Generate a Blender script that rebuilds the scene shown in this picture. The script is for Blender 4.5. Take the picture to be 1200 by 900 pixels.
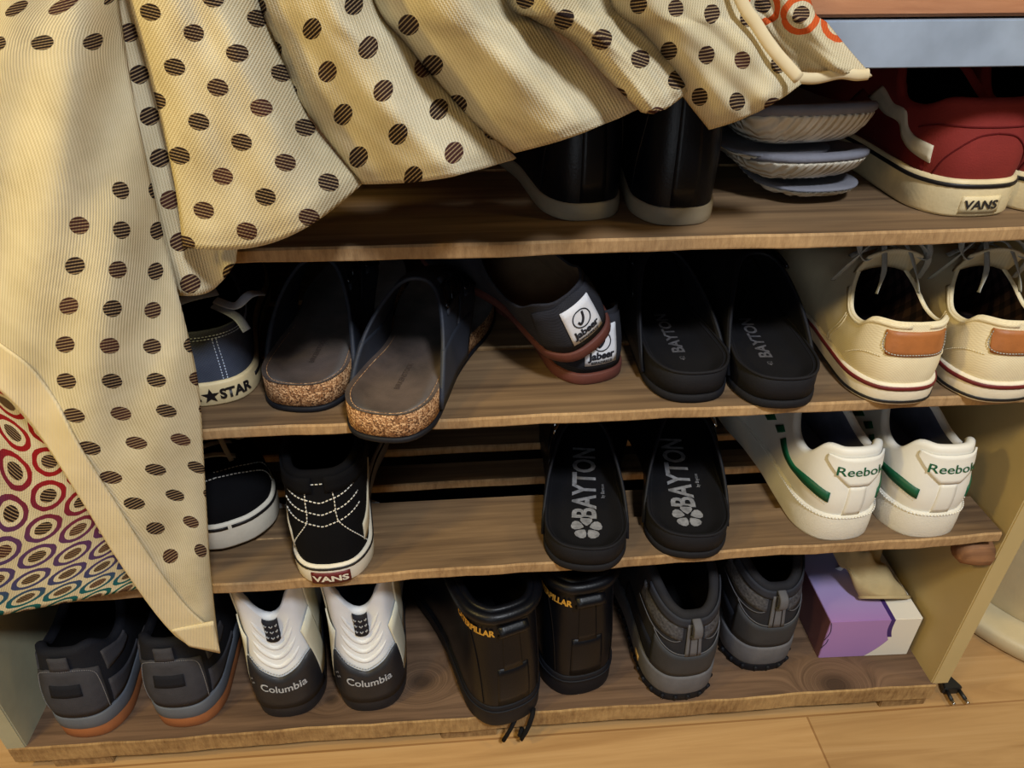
import bpy, bmesh, math, random
import numpy as np
from mathutils import Vector, Matrix, Euler
random.seed(7)
for o in list(bpy.data.objects): bpy.data.objects.remove(o)
SC = bpy.context.scene; COL = SC.collection
R = math.radians

# ------------------------------------------------------------------ camera
YAW, PIT, ROL = 0.0794, 0.5824, 0.0026
CAM = Vector((0.4532, -0.4596, 0.7175)); FPX = 869.8
FW = Vector((math.sin(YAW)*math.cos(PIT), math.cos(YAW)*math.cos(PIT), -math.sin(PIT)))
RT0 = Vector((math.cos(YAW), -math.sin(YAW), 0)); UP0 = RT0.cross(FW)
RT = math.cos(ROL)*RT0 + math.sin(ROL)*UP0; UP = -math.sin(ROL)*RT0 + math.cos(ROL)*UP0
cd = bpy.data.cameras.new('camera'); cam = bpy.data.objects.new('camera', cd); COL.objects.link(cam)
cd.sensor_width = 36; cd.lens = FPX/1200*36; cd.clip_start = 0.01
cam.matrix_world = Matrix((( RT.x, UP.x, -FW.x, CAM.x), (RT.y, UP.y, -FW.y, CAM.y), (RT.z, UP.z, -FW.z, CAM.z), (0,0,0,1)))
SC.camera = cam

def un(px, py, z=None, y=None):
    "where the sight line through a photograph pixel meets the plane z or y (metres)"
    d = FW + (px-600)/FPX*RT - (py-450)/FPX*UP
    t = (z-CAM.z)/d.z if z is not None else (y-CAM.y)/d.y
    return CAM + t*d

# ------------------------------------------------------------------ world, lights, exposure
W = bpy.data.worlds.new('world'); SC.world = W; W.use_nodes = True
W.node_tree.nodes['Background'].inputs[0].default_value = (0.75, 0.85, 1.0, 1)
W.node_tree.nodes['Background'].inputs[1].default_value = 0.02
SC.view_settings.view_transform = 'Standard'; SC.view_settings.look = 'None'
SC.view_settings.gamma = 1; SC.view_settings.use_curve_mapping = False
SC.view_settings.exposure = 0.0
def area(name, loc, target, size, power, color):
    l = bpy.data.lights.new(name, 'AREA'); l.energy = power; l.color = color; l.size = size; l.shape = 'DISK'
    o = bpy.data.objects.new(name, l); COL.objects.link(o); o.location = loc
    o.rotation_euler = (Vector(target)-Vector(loc)).to_track_quat('-Z', 'Y').to_euler(); return o
area('daylight_cool', (0.82, -1.05, 1.85), (0.5, 0, 0.25), 0.22, 29.0, (0.90, 0.94, 1.0))
area('ceiling_lamp_warm', (-0.45, -0.95, 1.65), (0.55, 0, 0.2), 0.20, 7.0, (1.0, 0.68, 0.24))
area('lamp_warm_left', (-0.26, -0.36, 0.98), (0.04, -0.05, 0.64), 0.10, 4.4, (1.0, 0.75, 0.27))
area('room_bounce', (0.05, -1.45, 0.75), (0.4, 0, 0.4), 0.8, 3.0, (0.86, 0.93, 1.0))
area('right_floor_warm_fill', (1.75, -0.35, 1.3), (1.15, -0.05, -0.04), 0.2, 4.5, (1.0, 0.74, 0.30))  # added warm fill to brighten the floor right of the rack

# ------------------------------------------------------------------ helpers
def lin(c): c /= 255.0; return c/12.92 if c <= 0.04045 else ((c+0.055)/1.055)**2.4
def rgb(r, g, b): return (lin(r), lin(g), lin(b), 1)
def N(nt, t, **kw):
    n = nt.nodes.new(t)
    for k, v in kw.items(): setattr(n, k, v)
    return n
def mathn(nt, op, a, b=None, c=None):
    n = N(nt, 'ShaderNodeMath', operation=op)
    for i, v in enumerate((a, b, c)):
        if v is None: continue
        if isinstance(v, (int, float)): n.inputs[i].default_value = v
        else: nt.links.new(v, n.inputs[i])
    return n.outputs[0]
def mixc(nt, f, a, b):
    n = N(nt, 'ShaderNodeMix', data_type='RGBA')
    for i, v in ((0, f), (6, a), (7, b)):
        if isinstance(v, (int, float, tuple)): n.inputs[i].default_value = v
        else: nt.links.new(v, n.inputs[i])
    return n.outputs[2]
def base(name, rough=.6, spec=.5, metal=0):
    m = bpy.data.materials.new(name); m.use_nodes = True; nt = m.node_tree
    b = nt.nodes['Principled BSDF']; b.inputs['Roughness'].default_value = rough
    b.inputs['Specular IOR Level'].default_value = spec; b.inputs['Metallic'].default_value = metal
    return m, nt, b
def coords(nt, stretch=(1, 1, 1), kind='Object'):
    tc = N(nt, 'ShaderNodeTexCoord'); mp = N(nt, 'ShaderNodeMapping'); mp.inputs['Scale'].default_value = stretch
    nt.links.new(tc.outputs[kind], mp.inputs[0]); return mp.outputs[0]
def noise(nt, vec, scale, detail=3, rough=.55, dist=0):
    n = N(nt, 'ShaderNodeTexNoise'); n.inputs['Scale'].default_value = scale; n.inputs['Detail'].default_value = detail
    n.inputs['Roughness'].default_value = rough; n.inputs['Distortion'].default_value = dist
    nt.links.new(vec, n.inputs['Vector']); return n.outputs['Fac']
def ramp(nt, f, stops, interp='LINEAR'):
    n = N(nt, 'ShaderNodeValToRGB'); n.color_ramp.interpolation = interp; e = n.color_ramp.elements
    while len(e) < len(stops): e.new(.5)
    for q, (p, c) in zip(e, stops): q.position = p; q.color = c
    nt.links.new(f, n.inputs[0]); return n.outputs[0]
def bump(nt, b, h, strength, dist=.001):
    n = N(nt, 'ShaderNodeBump'); n.inputs['Strength'].default_value = strength; n.inputs['Distance'].default_value = dist
    nt.links.new(h, n.inputs['Height']); nt.links.new(n.outputs[0], b.inputs['Normal'])
def mat(name, col, rough=.6, spec=.4, metal=0, var=.12, vs=40, bmp=.3, bs=400, stretch=(1,1,1), col2=None, bd=.0006, sheen=0):
    m, nt, b = base(name, rough, spec, metal); v = coords(nt, stretch)
    c2 = col2 or tuple(max(0, x*(1-2.2*var)) for x in col[:3])+(1,)
    f = noise(nt, v, vs, 4)
    nt.links.new(ramp(nt, f, [(.3, c2), (.68, col)]), b.inputs['Base Color'])
    if bmp: bump(nt, b, noise(nt, v, bs, 2), bmp, bd)
    if sheen: b.inputs['Sheen Weight'].default_value = sheen
    return m
def woven(name, col, dark, freq=900, rough=.9, bmp=.6):
    "plain woven canvas: two crossed thread waves in object space"
    m, nt, b = base(name, rough, .2); v = coords(nt)
    sx = N(nt, 'ShaderNodeSeparateXYZ'); nt.links.new(v, sx.inputs[0])
    s = mathn(nt, 'SINE', mathn(nt, 'MULTIPLY', mathn(nt, 'ADD', sx.outputs[0], sx.outputs[1]), freq*2))
    t = mathn(nt, 'SINE', mathn(nt, 'MULTIPLY', sx.outputs[2], freq*2))
    h = mathn(nt, 'ADD', mathn(nt, 'MULTIPLY', mathn(nt, 'MULTIPLY', s, t), .25), .5)
    f = mathn(nt, 'MULTIPLY', mathn(nt, 'ADD', h, noise(nt, v, 45, 4)), .5)
    nt.links.new(ramp(nt, f, [(.3, dark), (.62, col)]), b.inputs['Base Color']); bump(nt, b, h, bmp, .0006); return m

def mesh(name, verts, faces, m, parent=None, smooth=True, uv=None, mats=None, fm=None, attr=None):
    me = bpy.data.meshes.new(name); me.from_pydata([tuple(v) for v in verts], [], faces); me.update()
    for mm in (mats or [m]): me.materials.append(mm)
    if fm: me.polygons.foreach_set('material_index', fm)
    if smooth: me.polygons.foreach_set('use_smooth', [True]*len(me.polygons))
    if uv is not None:
        l = me.uv_layers.new(name='UVMap')
        for lp in me.loops: l.data[lp.index].uv = uv[lp.vertex_index]
    if attr is not None:
        a = me.attributes.new('dots', 'FLOAT', 'POINT')
        a.data.foreach_set('value', attr)
    o = bpy.data.objects.new(name, me); COL.objects.link(o)
    if parent: o.parent = parent
    return o
class MB:
    def __init__(s): s.v = []; s.f = []; s.fm = []
    def add(s, v, f, mi=0):
        k = len(s.v); s.v += [tuple(p) for p in v]; s.f += [tuple(i+k for i in q) for q in f]; s.fm += [mi]*len(f); return s
    def grid(s, fn, us, vs, close_u=False, close_v=False, mi=0):
        nu, nv = len(us), len(vs); v = [fn(u, w) for u in us for w in vs]; f = []
        for i in range(nu if close_u else nu-1):
            for j in range(nv if close_v else nv-1):
                a, b = i, (i+1) % nu; c, d = j, (j+1) % nv
                f.append((a*nv+c, b*nv+c, b*nv+d, a*nv+d))
        return s.add(v, f, mi)
    def box(s, lo, hi, mi=0, bev=0):
        x0, y0, z0 = lo; x1, y1, z1 = hi
        if not bev:
            v = [(x, y, z) for x in (x0, x1) for y in (y0, y1) for z in (z0, z1)]
            return s.add(v, [(0,1,3,2),(4,6,7,5),(0,4,5,1),(2,3,7,6),(0,2,6,4),(1,5,7,3)], mi)
        bm = bmesh.new(); bmesh.ops.create_cube(bm, size=1)
        for q in bm.verts: q.co = Vector(((x0+x1)/2+q.co.x*(x1-x0), (y0+y1)/2+q.co.y*(y1-y0), (z0+z1)/2+q.co.z*(z1-z0)))
        bmesh.ops.bevel(bm, geom=bm.edges[:], offset=bev, segments=2, affect='EDGES')
        bm.verts.index_update(); r = s.add([q.co for q in bm.verts], [[q.index for q in f.verts] for f in bm.faces], mi); bm.free(); return r
    def tube(s, pts, r, n=8, r2=None, nrm=None, caps=True, mi=0):
        "sweep an ellipse (r across, r2 along nrm) along a polyline"
        P = [Vector(p) for p in pts]; ring = []; up = Vector(nrm) if nrm else None
        for i, p in enumerate(P):
            t = (P[min(i+1, len(P)-1)]-P[max(i-1, 0)]).normalized()
            if up is None: up = t.orthogonal().normalized()
            u = (up - t*up.dot(t)); u = u.normalized() if u.length > 1e-6 else t.orthogonal().normalized()
            if not nrm: up = u
            w = t.cross(u); rr = r(i/(len(P)-1)) if callable(r) else r; r_2 = r2 if r2 else rr
            for k in range(n):
                a = 2*math.pi*k/n; ring.append(p + w*math.cos(a)*rr + u*math.sin(a)*r_2)
        f = [(i*n+k, i*n+(k+1) % n, (i+1)*n+(k+1) % n, (i+1)*n+k) for i in range(len(P)-1) for k in range(n)]
        if caps: f += [tuple(range(n-1, -1, -1)), tuple((len(P)-1)*n+k for k in range(n))]
        return s.add(ring, f, mi)
    def build(s, name, m, parent=None, smooth=True, mats=None):
        return mesh(name, s.v, s.f, m, parent, smooth, mats=mats, fm=s.fm if mats else None)
def lsp(a, b, n): return [a+(b-a)*i/(n-1) for i in range(n)]
def cr(P, n=8, closed=False):
    "catmull-rom through points"
    P = [Vector(p) for p in P]; out = []; m = len(P)
    for i in range(m if closed else m-1):
        g = (lambda k: P[k % m]) if closed else (lambda k: P[min(max(k, 0), m-1)])
        a, b, c, d = g(i-1), g(i), g(i+1), g(i+2)
        for k in range(n):
            t = k/n; out.append(.5*((2*b)+(c-a)*t+(2*a-5*b+4*c-d)*t*t+(3*b-a-3*c+d)*t**3))
    if not closed: out.append(P[-1])
    return out
def sm(x, a=0, b=1): x = min(max((x-a)/(b-a), 0), 1); return x*x*(3-2*x)
def thing(name, label, cat, loc=(0,0,0), rot=(0,0,0), group=None):
    o = bpy.data.objects.new(name, None); COL.objects.link(o); o.empty_display_size = .02
    o.location = loc; o.rotation_euler = rot; o['label'] = label; o['category'] = cat
    if group: o['group'] = group
    return o
def tag(o, label, cat, group=None, kind=None):
    if kind: o['kind'] = kind
    if label: o['label'] = label; o['category'] = cat
    if group: o['group'] = group
    return o
def struct(o): o['kind'] = 'structure'; return o
def text2d(s, size, bold=0.0, sx=1.0):
    cu = bpy.data.curves.new('t', 'FONT'); cu.body = s; cu.size = size; cu.offset = bold; cu.align_x = 'CENTER'; cu.align_y = 'CENTER'; cu.resolution_u = 3
    ob = bpy.data.objects.new('t', cu); COL.objects.link(ob); bpy.context.view_layer.update()
    me = bpy.data.meshes.new_from_object(ob.evaluated_get(bpy.context.evaluated_depsgraph_get()))
    v = [(q.co.x*sx, q.co.y) for q in me.vertices]; f = [tuple(p.vertices) for p in me.polygons]
    bpy.data.objects.remove(ob); bpy.data.curves.remove(cu); bpy.data.meshes.remove(me); return v, f

# ------------------------------------------------------------------ wood
def wood(name, light, dark, stretch=(2.2, 60, 60), knots=(), rough=.75, fade=None, seed=0.0):
    m, nt, b = base(name, rough, .25)
    tc = N(nt, 'ShaderNodeTexCoord'); v0 = tc.outputs['Object']
    vec = v0
    kmask = None
    for (kx, ky, kr) in knots:               # grain bends round each knot
        d = N(nt, 'ShaderNodeVectorMath', operation='DISTANCE')
        mp = N(nt, 'ShaderNodeMapping'); mp.inputs['Location'].default_value = (-kx, -ky, 0); mp.inputs['Scale'].default_value = (.75, 1, 0)
        mp.inputs['Location'].default_value = (-kx*.75, -ky, 0)
        nt.links.new(v0, mp.inputs[0]); nt.links.new(mp.outputs[0], d.inputs[0]); d.inputs[1].default_value = (0, 0, 0)
        g = mathn(nt, 'POWER', 2.718, mathn(nt, 'MULTIPLY', mathn(nt, 'POWER', mathn(nt, 'DIVIDE', d.outputs['Value'], kr*1.5), 2.0), -1.0))
        rad = mathn(nt, 'MULTIPLY', d.outputs['Value'], 1.0)
        comb = N(nt, 'ShaderNodeCombineXYZ'); nt.links.new(mathn(nt, 'ADD', rad, ky+.3), comb.inputs[1])
        mx = N(nt, 'ShaderNodeMix', data_type='VECTOR'); nt.links.new(g, mx.inputs[0]); nt.links.new(vec, mx.inputs[4]); nt.links.new(comb.outputs[0], mx.inputs[5]); vec = mx.outputs[1]
        core = mathn(nt, 'LESS_THAN', d.outputs['Value'], kr)
        soft = mathn(nt, 'SMOOTH_MIN', 1.0, mathn(nt, 'MULTIPLY', mathn(nt, 'POWER', 2.718, mathn(nt, 'MULTIPLY', mathn(nt, 'POWER', mathn(nt, 'DIVIDE', d.outputs['Value'], kr), 4.0), -1.0)), .75), .01)
        kmask = soft if kmask is None else mathn(nt, 'MAXIMUM', kmask, soft)
    mp = N(nt, 'ShaderNodeMapping'); mp.inputs['Scale'].default_value = stretch; mp.inputs['Location'].default_value = (seed, seed*1.7, seed*.3)
    nt.links.new(vec, mp.inputs[0])
    f1 = noise(nt, mp.outputs[0], 1.6, 5, .6, .6)
    f2 = noise(nt, coords(nt, (5, 22, 22)), 1.0, 3)
    f = mathn(nt, 'ADD', mathn(nt, 'MULTIPLY', f1, .65), mathn(nt, 'MULTIPLY', f2, .35))
    c = ramp(nt, f, [(.34, dark), (.5, tuple((dark[i]+light[i])/2 for i in range(3))+(1,)), (.66, light)])
    if kmask is not None: c = mixc(nt, kmask, c, tuple(x*.45 for x in dark[:3])+(1,))
    nt.links.new(c, b.inputs['Base Color']); bump(nt, b, f1, .35, .0008); return m
def fuzzy(name, light, dark):
    "raw sawn board edge, saw marks across and fibres"
    m, nt, b = base(name, .85, .2); v = coords(nt, (160, 20, 45)); f = noise(nt, v, 1.3, 5, .7)
    g = noise(nt, coords(nt, (9, 1, 30)), 1.2, 3)
    ff = mathn(nt, 'ADD', mathn(nt, 'MULTIPLY', f, .5), mathn(nt, 'MULTIPLY', g, .5))
    nt.links.new(ramp(nt, ff, [(.33, dark), (.62, light)]), b.inputs['Base Color']); bump(nt, b, f, .6, .001); return m

M = {}
M['shelf'] = wood('shelf_wood', rgb(132, 107, 78), rgb(78, 60, 43), seed=2.0)
M['shelf_b'] = wood('bottom_board_wood', rgb(122, 96, 74), rgb(72, 54, 40), stretch=(3, 70, 70), knots=((.845, .006, .013), (.395, .045, .010), (.30,.03,.006)), seed=5)
M['edge'] = fuzzy('sawn_edge', rgb(180, 148, 106), rgb(120, 92, 62))
M['edge_b'] = fuzzy('rough_bottom_edge', rgb(178, 146, 98), rgb(112, 82, 50))
M['paint_r'] = mat('cream_paint', rgb(190, 170, 120), .55, .35, var=.06, vs=9, bmp=.15, bs=120)
M['paint_l'] = mat('grey_cream_paint', rgb(168, 166, 140), .6, .35, var=.1, vs=14, bmp=.2, bs=120)
M['wall'] = mat('wall_plaster', rgb(120, 104, 80), .9, .1, var=.05)
M['top'] = wood('top_board_wood', rgb(186, 134, 98), rgb(150, 100, 70), stretch=(10, 30, 90), seed=9)
M['metal'] = mat('brushed_zinc', rgb(168, 184, 204), .42, .5, .25, var=.12, vs=25, bmp=.08, bs=300)
m, nt, b = base('oak_laminate', .42, .4)
tc = N(nt, 'ShaderNodeTexCoord'); mp = N(nt, 'ShaderNodeMapping'); nt.links.new(tc.outputs['Object'], mp.inputs[0])
mp.inputs['Location'].default_value = (-.82, -.0, 0)
def oakc(seed):
    q = N(nt, 'ShaderNodeMapping'); q.inputs['Scale'].default_value = (2.0, 34, 1); q.inputs['Location'].default_value = (seed, seed, 0)
    nt.links.new(tc.outputs['Object'], q.inputs[0]); return noise(nt, q.outputs[0], 1.3, 5, .6, 1.2)
br = N(nt, 'ShaderNodeTexBrick'); br.offset = .37; br.inputs['Scale'].default_value = 1; br.inputs['Mortar Size'].default_value = .0012
br.inputs['Brick Width'].default_value = .9; br.inputs['Row Height'].default_value = .19; br.inputs['Bias'].default_value = 0
br.inputs['Color1'].default_value = (.78, .78, .78, 1); br.inputs['Color2'].default_value = (1, 1, 1, 1); br.inputs['Mortar'].default_value = (.55, .48, .42, 1)
nt.links.new(mp.outputs[0], br.inputs['Vector'])
oc = ramp(nt, oakc(1.3), [(.3, rgb(172, 132, 84)), (.55, rgb(196, 156, 104)), (.75, rgb(208, 170, 120))])
mm = N(nt, 'ShaderNodeMix', data_type='RGBA', blend_type='MULTIPLY'); mm.inputs[0].default_value = 1
nt.links.new(oc, mm.inputs[6]); nt.links.new(br.outputs['Color'], mm.inputs[7]); nt.links.new(mm.outputs[2], b.inputs['Base Color'])
M['floor'] = m

# ------------------------------------------------------------------ room shell
FZ = -0.045
struct(mesh('floor', [(-2, -2.2, FZ), (3, -2.2, FZ), (3, 0.42, FZ), (-2, 0.42, FZ)], [(0,1,2,3)], M['floor'], smooth=False))
struct(mesh('wall_back', [(-2, 0.42, FZ), (3, 0.42, FZ), (3, 0.42, 2.5), (-2, 0.42, 2.5)], [(0,1,2,3)], M['wall'], smooth=False))

# ------------------------------------------------------------------ shoe rack
Z1, Z2, Z3 = .221, .384, .526; WD = .95; DEP = .33
rack = thing('shoe_rack', 'open wooden shoe rack with four boards, cream painted sides and a metal rail', 'shoe rack', (0, 0, FZ))
def rackp(mb, name, m, mats=None, smooth=False):
    mb.v = [(x, y, z-FZ) for x, y, z in mb.v]; return mb.build(name, m, rack, smooth, mats)
def board(name, x0, x1, y0, y1, zt, th, top, edge, sag=0, wob=.0008, tilt=0, seed=1):
    "board with gently uneven arris; front face gets the sawn edge material"
    rnd = random.Random(seed); n = 60; mb = MB(); prof = []
    ph = [rnd.uniform(0, 6) for _ in range(4)]
    w = lambda x, k: wob*(math.sin(x*23+ph[k])+.6*math.sin(x*61+ph[k]*2)+.4*math.sin(x*131+ph[3-k]))
    def P(x, k):
        s = -sag*math.sin(math.pi*(x-x0)/(x1-x0)) + tilt*(x-(x0+x1)/2)
        yf = y0 + w(x, 0)
        q = [(y1, zt-th), (yf+.0004, zt-th+w(x, 1)*.5), (yf, zt-th+.001+w(x, 1)*.5), (yf, zt-.0015), (yf+.0015, zt+w(x, 2)*.2), (y1, zt)][k]
        return (x, q[0], q[1]+s)
    xs = lsp(x0, x1, n)
    for k in range(6):
        k2 = (k+1) % 6
        a = [P(x, k) for x in xs]; c = [P(x, k2) for x in xs]
        f = [(i, i+1, n+i+1, n+i) for i in range(n-1)]
        mb.add(a+c, f, 1 if k in (1, 2, 3) else 0)
    for x in (x0, x1):
        mb.add([P(x, k) for k in range(6)], [tuple(range(6))], 1)
    return rackp(mb, name, top, [top, edge])
board('bottom_board', -.018, WD+.004, -.002, .30, 0, .024, M['shelf_b'], M['edge_b'], wob=.0007, seed=3)
# shelf of slats (first above the bottom)
board('shelf_board', 0.002, WD-.006, -.001, .050, Z1+.001, .011, M['shelf'], M['edge'], tilt=.011, seed=5)
for k, (a, c) in enumerate([(.053, .095), (.121, .152), (.178, .214), (.240, .275), (.298, .325)]):
    board('slat', .002, WD-.004, a, c, Z1-.004, .009, M['shelf'], M['edge'], seed=9+k, wob=.0004)
board('shelf_board', 0.002, WD-.002, 0, .100, Z2, .009, M['shelf'], M['edge'], seed=21, wob=.0006)
board('slat', 0.002, WD-.002, .106, .20, Z2, .009, M['shelf'], M['edge'], seed=22, wob=.0004)
board('slat', 0.002, WD-.002, .208, .31, Z2, .009, M['shelf'], M['edge'], seed=23, wob=.0004)
board('shelf_board', 0.002, WD-.002, 0, .150, Z3, .010, M['shelf'], M['edge'], seed=31, wob=.0006)
board('slat', 0.002, WD-.002, .156, .31, Z3, .010, M['shelf'], M['edge'], seed=32, wob=.0004)
def panel(name, x0, x1, m):
    mb = MB(); mb.box((x0, 0, -.002), (x1, DEP, .76), bev=.0012); rackp(mb, name, m)
panel('side_panel', WD, WD+.020, M['paint_r'])
panel('side_panel', -.020, 0, M['paint_l'])
mb = MB(); mb.box((-.02, 0.0, .6585), (WD+.02, DEP, .80), bev=.002); rackp(mb, 'top_board', M['top'])
mb = MB(); mb.box((-.02, -.004, .6315), (WD+.02, -.0005, .6575), bev=.0006); mb.box((-.02, -.0005, .6560), (WD+.02, .03, .6572)); rackp(mb, 'metal_rail', M['metal'])
for x in (.012, .60, .905):
    w = .06 if x < .7 else .053
    if x == .60: x = .415
    mb = MB(); mb.box((x, .004, FZ), (x+w, .30, -.0235), bev=.001); rackp(mb, 'foot_runner', M['edge_b'])
mb = MB()                                       # rounded wooden bracket under the slatted shelf
mb.tube([(WD-.001, .014, Z1-.030), (WD-.012, .014, Z1-.030), (WD-.024, .014, Z1-.028), (WD-.029, .014, Z1-.027)], lambda t: .0155-.006*t**3, 10); mb.tube([(WD-.013, .02, Z1-.026), (WD-.013, .29, Z1-.026)], .012, 8)
M['knob'] = wood('bracket_wood', rgb(160, 116, 80), rgb(100, 68, 46), seed=3)
rackp(mb, 'shelf_bracket', M['knob'], smooth=True)
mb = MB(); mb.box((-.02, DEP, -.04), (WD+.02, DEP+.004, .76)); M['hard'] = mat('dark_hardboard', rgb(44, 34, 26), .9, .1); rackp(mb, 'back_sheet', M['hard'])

# ------------------------------------------------------------------ shoe library
RSIDE = [(0,0),(.045,.005),(.082,.022),(.112,.062),(.129,.125),(.129,.25),(.128,.38),(.148,.52),(.176,.66),(.178,.78),(.152,.88),(.10,.957),(.045,.993),(.0,1.0)]
LSIDE = [(0,0),(-.045,.005),(-.082,.022),(-.112,.062),(-.129,.125),(-.119,.25),(-.106,.38),(-.124,.52),(-.158,.64),(-.178,.75),(-.176,.85),(-.142,.94),(-.07,.992),(.0,1.0)]
class Outline:
    def __init__(s, L, hw, bw, side=1):
        s.L = L
        def tab(P):
            q = cr([(x, y, 0) for x, y in P], 10); out = []
            for p in q:
                k = sm(p.y, .3, .6); out.append((p.x/.129*hw*(1-k)+p.x/.178*bw*k, p.y*L))
            a = np.array(out); d = np.r_[0, np.cumsum(np.hypot(*np.diff(a, axis=0).T))]; return a, d/d[-1], d[-1]
        r, l = tab(RSIDE), tab(LSIDE)
        if side < 0: r, l = [(np.c_[-q[0][:, 0], q[0][:, 1]], q[1], q[2]) for q in (l, r)]
        s.r, s.l = r, l; s.len = r[2]
    def xy(s, a):
        t = s.r if a >= 0 else s.l; a = min(abs(a), 1)
        return Vector((np.interp(a, t[1], t[0][:, 0]), np.interp(a, t[1], t[0][:, 1]), 0))
    def out(s, a):                     # horizontal outward normal
        e = .012
        if abs(a) > 1-e: return Vector((0, 1, 0)) if abs(a) > .999 else (s.out((1-e)*(1 if a > 0 else -1))*(1-abs(a))/e+Vector((0, 1, 0))*(1-(1-abs(a))/e)).normalized()
        d = s.xy(a+e)-s.xy(a-e); return Vector((d.y, -d.x, 0)).normalized()

def band(fn, a0, a1, lo, hi, off, na=24, nt=6, skirt=.0015):
    "raised patch on a surface fn(a,t,off) between curves lo(a) and hi(a)"
    L_ = lo if callable(lo) else (lambda a: lo); H_ = hi if callable(hi) else (lambda a: hi)
    mb = MB(); us = [a0]+lsp(a0, a1, na)+[a1]; vs = [0]+lsp(0, 1, nt)+[1]
    idx = {}
    nu, nv = len(us), len(vs); v = []
    for i, a in enumerate(us):
        for j, w in enumerate(vs):
            edge = i in (0, nu-1) or j in (0, nv-1)
            v.append(fn(a, L_(a)+(H_(a)-L_(a))*w, off-skirt if edge else off))
    f = [(i*nv+j, (i+1)*nv+j, (i+1)*nv+j+1, i*nv+j+1) for i in range(nu-1) for j in range(nv-1)]
    mb.add(v, f); return mb
def seam(fn, pts, r=.0005, off=.0006, dash=0, n=10):
    "thread line on a surface; dash = stitch length in steps"
    P = cr([(a, t, 0) for a, t in pts], n); Q = [fn(p.x, p.y, off) for p in P]; mb = MB()
    if not dash: return mb.tube(Q, r, 6)
    d = [0]
    for i in range(1, len(Q)): d.append(d[-1]+(Q[i]-Q[i-1]).length)
    def at(s):
        for i in range(1, len(Q)):
            if d[i] >= s: return Q[i-1].lerp(Q[i], (s-d[i-1])/max(1e-9, d[i]-d[i-1]))
        return Q[-1]
    s = 0
    while s < d[-1]:
        mb.tube([at(s), at(s+dash*.33), at(s+dash*.66)], r, 5); s += dash
    return mb
def wrap_text(fn, s, a, t, size, hscale, vscale, bold=0, sx=1, off=.0009, rot=0, shear=0):
    v, f = text2d(s, size, bold, sx); c, q = math.cos(rot), math.sin(rot); mb = MB()
    mb.add([fn(a+(x*c-y*q)/hscale, t+(x*q+y*c+shear*x)/vscale, off) for x, y in v], f); return mb

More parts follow.
